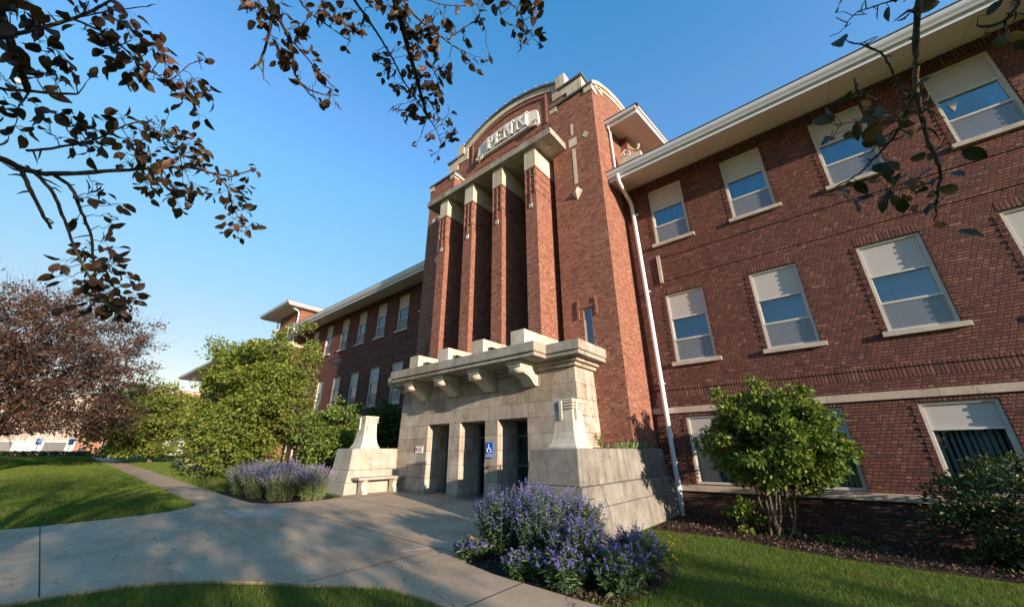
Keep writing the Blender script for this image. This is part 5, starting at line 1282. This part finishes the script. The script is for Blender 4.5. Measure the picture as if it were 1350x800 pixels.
# moon
mm = MB(); vs = []; fs = []; Cm = Vector((-0.007, -11.258, 1.6)) + (r_ * ((25 - 675) / 490.3) + u_ * ((400 - 108) / 490.3) + f_).normalized() * 2000
for i in range(9):
    for j in range(16): th = math.pi * i / 8; ph = 2 * math.pi * j / 16; vs.append(tuple(Cm + Vector((math.sin(th) * math.cos(ph), math.sin(th) * math.sin(ph), math.cos(th))) * 8.5))
for i in range(8):
    for j in range(16): fs.append((i * 16 + j, i * 16 + (j + 1) % 16, (i + 1) * 16 + (j + 1) % 16, (i + 1) * 16 + j))
mm.add(vs, fs, True); M['moon'] = plain('moon', (.55, .58, .62), .9, 0)
tag(mm.build('moon', M['moon']), kind='structure')

# ================================================================== the crab-apple whose branches hang into the picture
BRANCHES = [
 (0.015,0.004,[(-2.155,-11.899,2.708),(-2.197,-11.782,2.687),(-2.233,-11.662,2.665),(-2.294,-11.593,2.678),(-2.341,-11.542,2.712),(-2.323,-11.448,2.768),(-2.364,-11.295,2.917),(-2.395,-11.129,3.058),(-2.404,-10.965,3.114),(-2.331,-10.858,3.201)]),
 (0.004,0.002,[(-2.392,-11.016,3.085),(-2.394,-10.948,3.032),(-2.436,-10.886,2.943),(-2.461,-10.808,2.872),(-2.472,-10.764,2.834)]),
 (0.008,0.005,[(-2.29,-11.604,2.684),(-2.277,-11.555,2.606),(-2.316,-11.497,2.528),(-2.34,-11.455,2.478)]),
 (0.007,0.003,[(-2.296,-11.564,2.683),(-2.282,-11.492,2.61),(-2.323,-11.434,2.527),(-2.365,-11.369,2.424),(-2.393,-11.311,2.345),(-2.414,-11.255,2.278),(-2.427,-11.191,2.227)]),
 (0.008,0.004,[(-2.339,-11.523,2.719),(-2.357,-11.46,2.695),(-2.396,-11.405,2.615),(-2.431,-11.351,2.536),(-2.471,-11.311,2.429),(-2.506,-11.265,2.32)]),
 (0.005,0.002,[(-2.173,-11.589,2.697),(-2.189,-11.508,2.795),(-2.157,-11.442,2.864),(-2.157,-11.399,2.964),(-2.168,-11.348,3.043),(-2.221,-11.269,3.056),(-2.284,-11.197,3.051),(-2.363,-11.157,3.015)]),
 (0.009,0.003,[(-1.835,-11.807,2.695),(-1.871,-11.741,2.858),(-1.892,-11.716,2.927),(-1.888,-11.665,3.034),(-1.839,-11.607,3.111),(-1.787,-11.561,3.181),(-1.74,-11.531,3.239),(-1.65,-11.471,3.337)]),
 (0.004,0.002,[(-1.839,-11.607,3.111),(-1.838,-11.542,3.126),(-1.887,-11.481,3.156),(-1.949,-11.418,3.167),(-1.954,-11.38,3.164),(-1.988,-11.32,3.205),(-1.958,-11.285,3.319),(-1.926,-11.249,3.355)]),
 (0.003,0.002,[(-1.988,-11.32,3.205),(-2.001,-11.272,3.19),(-2.015,-11.222,3.172)]),
 (0.003,0.0015,[(-1.839,-11.607,3.111),(-1.777,-11.526,3.199),(-1.719,-11.444,3.272)]),
 (0.006,0.004,[(-2.039,-11.767,2.771),(-2.028,-11.687,2.822),(-2.012,-11.597,2.876),(-1.993,-11.527,2.92)]),
 (0.003,0.002,[(-2.021,-11.63,2.852),(-2.046,-11.635,2.809),(-2.067,-11.638,2.772)]),
 (0.009,0.004,[(-1.425,-11.147,3.777),(-1.504,-11.139,3.599),(-1.593,-11.101,3.526),(-1.679,-11.078,3.45),(-1.751,-11.069,3.382),(-1.792,-11.089,3.342)]),
 (0.004,0.002,[(-1.74,-11.061,3.391),(-1.772,-11.043,3.358),(-1.794,-11.027,3.333)]),
 (0.008,0.003,[(-1.582,-11.107,3.536),(-1.6,-11.05,3.516),(-1.632,-10.989,3.481),(-1.682,-10.951,3.43),(-1.712,-10.914,3.396),(-1.717,-10.86,3.38),(-1.695,-10.791,3.384),(-1.653,-10.724,3.404)]),
 (0.004,0.002,[(-1.721,-10.885,3.382),(-1.729,-10.823,3.359),(-1.724,-10.759,3.347)]),
 (0.004,0.002,[(-1.621,-10.995,3.491),(-1.593,-10.943,3.441),(-1.607,-10.877,3.416),(-1.577,-10.823,3.362),(-1.579,-10.781,3.35)]),
 (0.005,0.002,[(-1.474,-11.062,3.615),(-1.492,-11.016,3.597),(-1.492,-10.961,3.589),(-1.479,-10.872,3.584),(-1.463,-10.79,3.578)]),
 (0.007,0.002,[(-1.28,-10.979,3.734),(-1.328,-10.87,3.687),(-1.342,-10.797,3.663),(-1.358,-10.696,3.627),(-1.378,-10.595,3.583),(-1.404,-10.496,3.529),(-1.408,-10.406,3.487),(-1.418,-10.317,3.437),(-1.419,-10.244,3.397),(-1.445,-10.176,3.336)]),
 (0.003,0.0015,[(-1.418,-10.317,3.437),(-1.47,-10.299,3.386),(-1.5,-10.289,3.355)]),
 (0.007,0.003,[(-1.124,-10.847,3.799),(-1.146,-10.736,3.705),(-1.132,-10.648,3.63),(-1.11,-10.544,3.609),(-1.085,-10.463,3.592),(-1.058,-10.396,3.578)]),
 (0.004,0.002,[(-1.081,-10.467,3.595),(-1.017,-10.448,3.621),(-0.955,-10.427,3.642),(-0.905,-10.396,3.652)]),
 (0.004,0.002,[(-1.183,-10.73,3.684),(-1.177,-10.658,3.608),(-1.193,-10.572,3.57),(-1.21,-10.492,3.53),(-1.217,-10.42,3.496),(-1.244,-10.367,3.454)]),
 (0.003,0.002,[(-1.082,-10.69,3.67),(-1.027,-10.594,3.669),(-0.967,-10.523,3.673),(-0.902,-10.471,3.683)]),
 (0.004,0.002,[(-0.748,-10.457,3.738),(-0.754,-10.363,3.698),(-0.737,-10.299,3.675),(-0.743,-10.236,3.643),(-0.734,-10.184,3.619)]),
 (0.0085,0.0055,[(0.495,-10.168,2.804),(0.45,-10.136,2.72),(0.417,-10.133,2.655),(0.4,-10.068,2.588),(0.389,-10.026,2.541),(0.382,-9.994,2.5)]),
 (0.005,0.002,[(0.383,-9.997,2.503),(0.364,-9.978,2.484),(0.342,-9.948,2.449),(0.311,-9.924,2.423),(0.269,-9.9,2.398),(0.227,-9.88,2.378),(0.173,-9.867,2.369)]),
 (0.003,0.002,[(0.336,-9.943,2.443),(0.3,-9.949,2.429),(0.268,-9.931,2.411)]),
 (0.006,0.002,[(0.383,-9.997,2.503),(0.381,-9.964,2.456),(0.38,-9.927,2.398),(0.383,-9.9,2.349),(0.385,-9.874,2.3),(0.369,-9.85,2.259),(0.359,-9.831,2.224),(0.348,-9.816,2.194)]),
 (0.002,0.0012,[(0.384,-9.973,2.468),(0.401,-9.961,2.443),(0.417,-9.951,2.418)]),
 (0.0025,0.0015,[(0.383,-9.872,2.297),(0.353,-9.861,2.292),(0.318,-9.857,2.3),(0.282,-9.856,2.314)]),
 (0.0035,0.002,[(0.382,-9.999,2.507),(0.359,-10.007,2.527),(0.352,-10.034,2.565),(0.34,-10.067,2.61),(0.319,-10.086,2.639),(0.283,-10.107,2.672)]),
 (0.0028,0.0018,[(0.274,-10.003,2.517),(0.273,-10.03,2.553),(0.276,-10.056,2.586)]),
 (0.002,0.0015,[(0.346,-9.953,2.456),(0.306,-9.962,2.483),(0.274,-10.003,2.517)]),
 (0.002,0.0012,[(0.422,-10.15,2.671),(0.394,-10.149,2.681),(0.365,-10.15,2.693),(0.341,-10.151,2.701),(0.315,-10.151,2.709),(0.296,-10.144,2.707),(0.284,-10.134,2.7)]),
 (0.004,0.002,[(0.572,-10.131,2.576),(0.553,-10.101,2.552),(0.543,-10.086,2.54),(0.525,-10.076,2.538),(0.506,-10.073,2.545),(0.494,-10.078,2.557)]),
 (0.0015,0.001,[(0.268,-9.965,2.501),(0.229,-9.966,2.513),(0.196,-9.945,2.49)]),
]
CLUSTERS = [
 ((-1.783,-11.717,2.988),0.048,6),
 ((-1.817,-11.676,3.04),0.058,8),
 ((-1.868,-11.696,2.967),0.041,5),
 ((-1.879,-11.643,3.052),0.036,6),
 ((-1.791,-11.56,3.178),0.045,5),
 ((-1.799,-11.604,3.16),0.037,3),
 ((-1.778,-11.495,3.203),0.047,6),
 ((-1.831,-11.505,3.141),0.047,8),
 ((-1.844,-11.46,3.209),0.041,7),
 ((-1.895,-11.489,3.145),0.049,9),
 ((-1.898,-11.529,3.134),0.032,4),
 ((-1.934,-11.448,3.182),0.042,7),
 ((-1.95,-11.406,3.167),0.043,7),
 ((-1.987,-11.481,3.11),0.039,5),
 ((-1.993,-11.445,3.107),0.028,3),
 ((-1.986,-11.401,3.122),0.029,3),
 ((-1.883,-11.376,3.249),0.043,6),
 ((-1.9,-11.35,3.231),0.029,4),
 ((-1.883,-11.4,3.247),0.029,3),
 ((-1.93,-11.256,3.351),0.025,3),
 ((-2.02,-11.283,3.245),0.057,8),
 ((-1.995,-11.231,3.276),0.048,8),
 ((-2.04,-11.244,3.222),0.048,8),
 ((-2.016,-11.196,3.249),0.033,5),
 ((-1.982,-11.676,2.899),0.029,3),
 ((-1.974,-11.639,2.922),0.034,6),
 ((-1.971,-11.601,2.936),0.035,6),
 ((-1.93,-11.601,2.995),0.04,7),
 ((-1.92,-11.636,3.0),0.024,3),
 ((-1.954,-11.551,2.973),0.021,2),
 ((-1.945,-11.516,2.993),0.026,2),
 ((-1.903,-11.701,2.917),0.027,4),
 ((-1.961,-11.682,2.836),0.028,4),
 ((-2.055,-11.652,2.789),0.036,5),
 ((-2.072,-11.66,2.757),0.029,4),
 ((-2.101,-11.621,2.716),0.039,5),
 ((-2.041,-11.597,2.828),0.02,3),
 ((-2.003,-11.598,2.889),0.02,1),
 ((-2.127,-11.55,2.893),0.038,4),
 ((-2.16,-11.58,2.829),0.037,4),
 ((-2.143,-11.512,2.874),0.044,7),
 ((-2.139,-11.462,2.891),0.045,8),
 ((-2.153,-11.448,2.965),0.041,4),
 ((-2.174,-11.496,2.824),0.044,6),
 ((-2.18,-11.451,2.821),0.04,5),
 ((-2.227,-11.349,2.95),0.056,9),
 ((-2.229,-11.321,3.044),0.051,8),
 ((-2.244,-11.28,3.112),0.059,10),
 ((-2.245,-11.22,3.111),0.061,10),
 ((-2.25,-11.17,3.101),0.048,6),
 ((-2.313,-11.284,3.005),0.059,10),
 ((-2.32,-11.206,2.992),0.061,12),
 ((-2.293,-11.16,3.034),0.055,8),
 ((-2.325,-11.098,3.071),0.043,6),
 ((-2.308,-11.342,2.913),0.051,7),
 ((-2.364,-11.281,2.917),0.053,8),
 ((-2.4,-11.244,2.851),0.053,8),
 ((-2.373,-11.203,2.901),0.054,8),
 ((-2.383,-11.134,2.877),0.056,8),
 ((-2.358,-11.086,2.918),0.043,6),
 ((-2.417,-11.111,2.809),0.035,3),
 ((-2.398,-11.081,2.842),0.028,2),
 ((-2.249,-11.105,3.098),0.021,1),
 ((-2.135,-11.411,2.998),0.035,4),
 ((-2.191,-11.279,3.187),0.02,1),
 ((-2.173,-11.166,3.21),0.034,2),
 ((-2.37,-11.003,3.081),0.053,6),
 ((-2.382,-10.937,3.049),0.054,7),
 ((-2.373,-10.882,3.05),0.047,6),
 ((-2.412,-10.887,2.985),0.047,6),
 ((-2.415,-10.831,2.964),0.047,7),
 ((-2.466,-10.875,2.883),0.047,6),
 ((-2.481,-10.821,2.837),0.047,6),
 ((-2.489,-10.877,2.839),0.031,3),
 ((-2.453,-10.788,2.879),0.04,5),
 ((-2.335,-10.868,3.197),0.032,2),
 ((-2.366,-10.918,3.163),0.031,2),
 ((-2.424,-10.985,2.987),0.045,4),
 ((-2.342,-11.403,2.736),0.03,3),
 ((-2.367,-11.393,2.683),0.036,4),
 ((-2.355,-11.359,2.714),0.031,3),
 ((-2.392,-11.328,2.634),0.031,3),
 ((-2.366,-11.314,2.693),0.031,3),
 ((-2.41,-11.419,2.581),0.024,2),
 ((-2.411,-11.307,2.59),0.025,2),
 ((-2.451,-11.347,2.485),0.036,4),
 ((-2.391,-11.297,2.505),0.036,4),
 ((-2.4,-11.27,2.481),0.031,4),
 ((-2.419,-11.321,2.426),0.03,5),
 ((-2.418,-11.261,2.431),0.037,5),
 ((-2.421,-11.234,2.423),0.037,6),
 ((-2.426,-11.184,2.404),0.032,4),
 ((-2.384,-11.395,2.364),0.034,2),
 ((-2.393,-11.376,2.338),0.023,1),
 ((-2.405,-11.364,2.3),0.028,2),
 ((-2.409,-11.318,2.292),0.035,5),
 ((-2.39,-11.279,2.356),0.041,8),
 ((-2.4,-11.221,2.323),0.042,7),
 ((-2.411,-11.222,2.288),0.042,6),
 ((-2.425,-11.278,2.237),0.035,4),
 ((-2.423,-11.196,2.243),0.042,9),
 ((-2.413,-11.155,2.272),0.037,7),
 ((-2.406,-11.141,2.294),0.025,3),
 ((-2.43,-11.225,2.218),0.03,4),
 ((-2.428,-11.163,2.217),0.037,6),
 ((-2.436,-11.33,2.188),0.023,2),
 ((-2.436,-11.283,2.192),0.023,2),
 ((-1.602,-11.174,3.523),0.046,6),
 ((-1.621,-11.148,3.506),0.037,5),
 ((-1.583,-11.12,3.536),0.037,5),
 ((-1.63,-11.105,3.495),0.031,4),
 ((-1.659,-11.079,3.468),0.025,3),
 ((-1.553,-11.087,3.558),0.044,6),
 ((-1.585,-11.016,3.525),0.039,6),
 ((-1.571,-10.981,3.531),0.033,6),
 ((-1.55,-10.982,3.548),0.032,4),
 ((-1.668,-11.032,3.455),0.026,4),
 ((-1.658,-10.992,3.458),0.026,4),
 ((-1.71,-11.005,3.413),0.02,2),
 ((-1.689,-10.974,3.428),0.027,4),
 ((-1.662,-10.953,3.449),0.02,2),
 ((-1.61,-10.915,3.488),0.027,3),
 ((-1.614,-10.886,3.479),0.02,2),
 ((-1.662,-10.863,3.432),0.027,3),
 ((-1.642,-10.827,3.442),0.028,3),
 ((-1.723,-10.888,3.38),0.021,2),
 ((-1.655,-10.763,3.414),0.021,2),
 ((-1.688,-10.74,3.377),0.025,4),
 ((-1.715,-10.778,3.362),0.014,1),
 ((-1.461,-10.961,3.612),0.039,6),
 ((-1.453,-10.928,3.613),0.033,5),
 ((-1.415,-10.893,3.634),0.033,4),
 ((-1.418,-10.838,3.621),0.04,8),
 ((-1.426,-10.816,3.61),0.027,5),
 ((-1.488,-10.791,3.56),0.014,1),
 ((-1.385,-10.775,3.629),0.027,4),
 ((-1.354,-10.811,3.658),0.027,3),
 ((-1.288,-10.784,3.694),0.033,4),
 ((-1.228,-10.74,3.66),0.046,8),
 ((-1.252,-10.699,3.635),0.034,4),
 ((-1.158,-10.696,3.63),0.046,8),
 ((-1.171,-10.663,3.612),0.04,7),
 ((-1.179,-10.633,3.599),0.033,6),
 ((-1.418,-10.674,3.58),0.025,3),
 ((-1.404,-10.637,3.578),0.028,3),
 ((-1.397,-10.608,3.574),0.029,3),
 ((-1.453,-10.6,3.531),0.022,2),
 ((-1.42,-10.571,3.545),0.036,4),
 ((-1.444,-10.52,3.508),0.03,5),
 ((-1.364,-10.508,3.561),0.037,5),
 ((-1.38,-10.453,3.528),0.045,6),
 ((-1.318,-10.583,3.619),0.025,2),
 ((-1.314,-10.545,3.609),0.025,2),
 ((-1.214,-10.555,3.552),0.034,6),
 ((-1.17,-10.567,3.583),0.034,5),
 ((-1.114,-10.567,3.614),0.04,7),
 ((-1.186,-10.603,3.585),0.027,4),
 ((-1.16,-10.499,3.564),0.028,5),
 ((-1.133,-10.575,3.606),0.034,6),
 ((-1.116,-10.513,3.594),0.034,5),
 ((-1.212,-10.463,3.517),0.028,4),
 ((-1.193,-10.427,3.514),0.028,5),
 ((-1.168,-10.383,3.509),0.025,4),
 ((-1.138,-10.412,3.54),0.018,1),
 ((-1.325,-10.445,3.563),0.03,5),
 ((-1.337,-10.407,3.538),0.037,6),
 ((-1.255,-10.407,3.465),0.036,6),
 ((-1.268,-10.384,3.445),0.029,4),
 ((-1.4,-10.419,3.499),0.03,4),
 ((-1.381,-10.356,3.483),0.031,4),
 ((-1.491,-10.455,3.445),0.03,3),
 ((-1.495,-10.425,3.428),0.031,4),
 ((-1.459,-10.384,3.438),0.038,5),
 ((-1.426,-10.373,3.459),0.031,4),
 ((-1.443,-10.323,3.42),0.031,3),
 ((-1.358,-10.301,3.473),0.031,2),
 ((-1.379,-10.288,3.451),0.031,4),
 ((-1.356,-10.243,3.444),0.023,2),
 ((-1.325,-10.224,3.456),0.023,3),
 ((-1.351,-10.204,3.425),0.024,3),
 ((-1.377,-10.179,3.391),0.024,4),
 ((-1.405,-10.164,3.361),0.024,3),
 ((-1.378,-10.159,3.378),0.02,2),
 ((-1.454,-10.26,3.378),0.02,2),
 ((-1.529,-10.286,3.329),0.024,1),
 ((-1.494,-10.172,3.291),0.024,3),
 ((-1.046,-10.526,3.636),0.027,3),
 ((-1.036,-10.472,3.621),0.027,2),
 ((-0.957,-10.507,3.672),0.02,1),
 ((-0.877,-10.442,3.682),0.033,5),
 ((-0.905,-10.396,3.652),0.027,4),
 ((-1.006,-10.415,3.613),0.028,3),
 ((-1.051,-10.375,3.572),0.028,2),
 ((-1.053,-10.339,3.555),0.028,2),
 ((-1.04,-10.281,3.534),0.025,1),
 ((-0.998,-10.289,3.559),0.025,1),
 ((-0.962,-10.287,3.576),0.025,1),
 ((-0.803,-10.394,3.693),0.026,3),
 ((-0.821,-10.344,3.665),0.017,1),
 ((-0.718,-10.317,3.69),0.033,4),
 ((-0.678,-10.275,3.684),0.033,5),
 ((-0.74,-10.278,3.664),0.027,3),
 ((-0.679,-10.243,3.668),0.027,4),
 ((-0.792,-10.258,3.636),0.024,3),
 ((-0.76,-10.215,3.626),0.028,4),
 ((-0.723,-10.185,3.624),0.028,4),
 ((-0.728,-10.145,3.6),0.021,2),
 ((-0.803,-10.179,3.59),0.021,1),
 ((-0.784,-10.217,3.618),0.021,2),
]
SINGLE_LEAVES = [
 ((0.258,-10.157,2.643),0.058),
 ((0.28,-10.185,2.735),0.043),
 ((0.371,-10.105,2.697),0.035),
 ((0.377,-10.153,2.62),0.043),
 ((0.428,-10.126,2.643),0.056),
 ((0.393,-10.12,2.722),0.036),
 ((0.387,-10.037,2.494),0.031),
 ((0.301,-10.0,2.56),0.033),
 ((0.285,-9.96,2.592),0.042),
 ((0.243,-10.029,2.554),0.049),
 ((0.289,-9.97,2.543),0.053),
 ((0.292,-10.048,2.504),0.038),
 ((0.313,-10.0,2.515),0.035),
 ((0.298,-9.943,2.523),0.064),
 ((0.186,-10.021,2.517),0.06),
 ((0.206,-9.989,2.55),0.045),
 ((0.335,-9.927,2.51),0.033),
 ((0.303,-10.003,2.479),0.039),
 ((0.192,-9.933,2.496),0.055),
 ((0.246,-9.892,2.508),0.062),
 ((0.253,-9.971,2.471),0.05),
 ((0.288,-9.92,2.471),0.065),
 ((0.282,-9.982,2.411),0.047),
 ((0.345,-9.96,2.443),0.044),
 ((0.361,-9.902,2.437),0.035),
 ((0.274,-9.928,2.348),0.052),
 ((0.295,-9.881,2.356),0.041),
 ((0.31,-9.833,2.363),0.046),
 ((0.258,-9.901,2.331),0.034),
 ((0.232,-9.851,2.348),0.053),
 ((0.175,-9.803,2.377),0.064),
 ((0.189,-9.883,2.344),0.046),
 ((0.199,-9.827,2.339),0.047),
 ((0.2,-9.891,2.278),0.061),
 ((0.226,-9.856,2.308),0.053),
 ((0.216,-9.835,2.375),0.043),
 ((0.256,-9.88,2.263),0.049),
 ((0.281,-9.847,2.297),0.042),
 ((0.304,-9.796,2.294),0.05),
 ((0.293,-9.865,2.244),0.04),
 ((0.354,-9.886,2.364),0.052),
 ((0.392,-9.847,2.377),0.034),
 ((0.345,-9.893,2.305),0.055),
 ((0.336,-9.834,2.3),0.043),
 ((0.33,-9.905,2.253),0.037),
 ((0.367,-9.875,2.284),0.03),
 ((0.331,-9.798,2.255),0.051),
 ((0.337,-9.876,2.217),0.044),
 ((0.361,-9.836,2.233),0.041),
 ((0.404,-9.813,2.277),0.054),
 ((0.402,-9.908,2.274),0.04),
 ((0.45,-9.891,2.321),0.051),
 ((0.369,-9.757,2.2),0.042),
 ((0.393,-9.831,2.136),0.047),
 ((0.397,-9.874,2.346),0.026),
 ((0.316,-9.917,2.284),0.041),
 ((0.517,-10.108,2.561),0.031),
 ((0.515,-10.034,2.55),0.026),
 ((0.504,-10.086,2.479),0.032),
 ((0.531,-10.054,2.505),0.029),
 ((0.56,-10.018,2.524),0.035),
 ((0.532,-10.069,2.46),0.028),
 ((0.546,-10.088,2.561),0.026),
 ((0.416,-9.959,2.543),0.023),
 ((0.302,-9.91,2.355),0.04),
 ((0.319,-9.85,2.339),0.048),
 ((0.262,-9.976,2.409),0.041),
 ((0.359,-9.86,2.258),0.03),
 ((0.32,-9.811,2.288),0.037),
]
rg = np.random.default_rng(11)
ct = empty('crab_apple_tree', (0.9, -13.6, G(.9)), 'purple-leaved crab-apple tree whose hanging branches cross the top of the picture', 'tree')
m = MB()
m.tube([(0.9, -13.6, -.15), (0.88, -13.55, .8), (.8, -13.5, 1.5), (.7, -13.4, 2.1)], [.21, .17, .155, .15], 12)
def bez(a, b, c, n=7): return [tuple(np.array(a) * (1 - t) ** 2 + 2 * np.array(b) * t * (1 - t) + np.array(c) * t * t) for t in np.linspace(0, 1, n)]
LIMBS = [((.7, -13.4, 2.0), (-1.2, -13.6, 3.6), BRANCHES[0][2][0], .016), ((.7, -13.4, 2.0), (-1.0, -13.2, 3.9), BRANCHES[6][2][0], .011), ((.72, -13.42, 2.1), (-.9, -12.6, 4.6), BRANCHES[11][2][0], .010),
         ((.72, -13.42, 2.1), (-.6, -12.4, 4.7), BRANCHES[17][2][0], .009), ((.72, -13.42, 2.1), (-.3, -12.2, 4.7), BRANCHES[19][2][0], .008)]
for a, b, c, r in LIMBS: m.tube(bez(a, b, c), list(np.linspace(.075, r, 7)), 8)
idx_c = [i for i, b in enumerate(BRANCHES) if abs(b[0] - .0085) < 1e-6][0]
m.tube(bez((.7, -13.4, 2.1), (1.3, -12.2, 4.4), BRANCHES[idx_c][2][0]), list(np.linspace(.06, .0088, 7)), 8)
m.build('trunk', M['near_bark'], ct)
m = MB(); nodes = []
for r0, r1, pts in BRANCHES:
    P = [Vector(p) for p in pts]; fine = []; rads = []
    n = len(P)
    for i in range(n - 1):
        p0 = P[max(i - 1, 0)]; p1 = P[i]; p2 = P[i + 1]; p3 = P[min(i + 2, n - 1)]
        for k in range(5):
            t = k / 5; q = 0.5 * ((2 * p1) + (p2 - p0) * t + (2 * p0 - 5 * p1 + 4 * p2 - p3) * t * t + (3 * p1 - p0 - 3 * p2 + p3) * t ** 3)
            q += Vector(rg.normal(size=3) * min(r0, .004) * .25); fine.append(q); f = (i + t) / (n - 1); rads.append((r0 + (r1 - r0) * f) * rg.uniform(.92, 1.12))
    fine.append(P[-1]); rads.append(r1 * .6)
    m.tube(fine, rads, 8)
    for j, q in enumerate(fine):
        nodes.append(tuple(q))
        # spurs and short side twigs
        if rg.random() < .34 and rads[j] < .012:
            d = Vector(rg.normal(size=3)).normalized(); L = rg.uniform(.01, .055); e1 = q + d * L * .55; e2 = q + d * L + Vector(rg.normal(size=3)) * L * .25
            m.tube([q, e1, e2], [rads[j] * .5 + .0006, rads[j] * .38 + .0008, .0010], 5)
NODES = np.array(nodes)
LC, LDir, LS = [], [], []
tw = MB()
for c, rad, cnt in CLUSTERS:
    c = np.array(c)
    # nearest branch point feeds the cluster with a twig
    dd = np.linalg.norm(NODES - c, axis=1); q = NODES[np.argmin(dd)]
    cnt = int(round(cnt * 1.5))
    hub = q * .35 + c * .65
    if dd.min() > .03: tw.tube([q, (q + hub) / 2 + rg.normal(size=3) * .006 + [0, 0, .006], hub], [.0022, .0018, .0013], 5)
    for k in range(cnt):
        o = rg.normal(size=3); o /= np.linalg.norm(o); p = c + o * rad * (.35 + .75 * rg.random())
        base = (hub if dd.min() > .03 else q) * .5 + p * .5 + rg.normal(size=3) * .004
        st = hub if dd.min() > .03 else q
        tw.tube([st, (st + p) / 2 + [0, 0, .008], p], [.0010, .0008, .0007], 3, False)
        LC.append(p); d = (p - st); d /= np.linalg.norm(d) + 1e-6; LDir.append(d * .5 + np.array([0, 0, -.55]) + rg.normal(size=3) * .45); LS.append(rg.uniform(.034, .058))
m.build('limbs', M['near_bark'], ct); tw.build('twigs', M['near_bark'], ct)
LC = np.array(LC); leaves_mesh('foliage', LC, np.array(LS), M['near_leaf'], ct, rg, 'ovate', np.array(LDir), .05, curlvar=True)
# the nearer branch on the right carries bigger, greener leaves
LC, LDir, LS = [], [], []; tw = MB()
NR = np.array([n_ for n_ in nodes if n_[0] > -.35 and n_[1] < -9.4])
for c, s in SINGLE_LEAVES:
    c = np.array(c); q = NR[np.argmin(np.linalg.norm(NR - c, axis=1))]
    d = c - q; d /= np.linalg.norm(d) + 1e-6; d = d * .75 + np.array([0, 0, -.25]) + rg.normal(size=3) * .3; d /= np.linalg.norm(d)
    b0 = c - d * s * .5; tw.tube([q, (q + b0) / 2 + [0, 0, .006] + rg.normal(size=3) * .003, b0], [.0011, .0009, .0008], 4, False)
    LC.append(b0); LDir.append(d); LS.append(s)
n = len(LC); Y_ = np.array(LDir)
# the blades face roughly sideways or down so that they show their undersides from below
vw = np.array(LC) - np.array([-.007, -11.258, 1.6]); vw /= np.linalg.norm(vw, axis=1)[:, None]
b = -.9 * vw + np.array([0, 0, .35]) + .42 * rg.normal(size=(n, 3)); Z_ = b - (b * Y_).sum(1)[:, None] * Y_; Z_ /= np.linalg.norm(Z_, axis=1)[:, None]
tw.build('petioles', M['near_bark'], ct)
leaves_mesh('green_foliage', LC, np.array(LS), M['near_green_leaf'], ct, rg, 'ovate', basis=(np.cross(Y_, Z_), Y_, Z_), curlvar=True)
# the rest of the crown, above and behind the camera
rg2 = np.random.default_rng(12); cl = sample_crown(rg2, 190, (.6, -14.6, 4.6), (3.6, 2.6, 1.7), .5, .2); br = MB(); allc = []
lim = np.array([bez((.7, -13.4, 2.1), (.6 + 1.2 * math.cos(a), -14.4 + 1.0 * math.sin(a), 3.6), (.6 + 2.8 * math.cos(a), -14.6 + 1.9 * math.sin(a), 4.8)) for a in np.linspace(0, 2 * math.pi, 8)[:-1]])
for L in lim: br.tube([tuple(p) for p in L], list(np.linspace(.07, .015, 7)), 6)
FL = lim.reshape(-1, 3)
for p in cl:
    q = FL[np.argmin(((FL - p) ** 2).sum(1))]; br.tube(limb_pts(q, p, rg2, 3, .02, .05), [.011, .008, .006, .004], 4, False)
    o = rg2.normal(size=(46, 3)) * .2; allc.append(p + o)
br.build('crown_branches', M['near_bark'], ct); allc = np.vstack(allc)
leaves_mesh('crown', allc, .07 * rg2.uniform(.7, 1.2, len(allc)), M['near_leaf'], ct, rg2, 'quad')
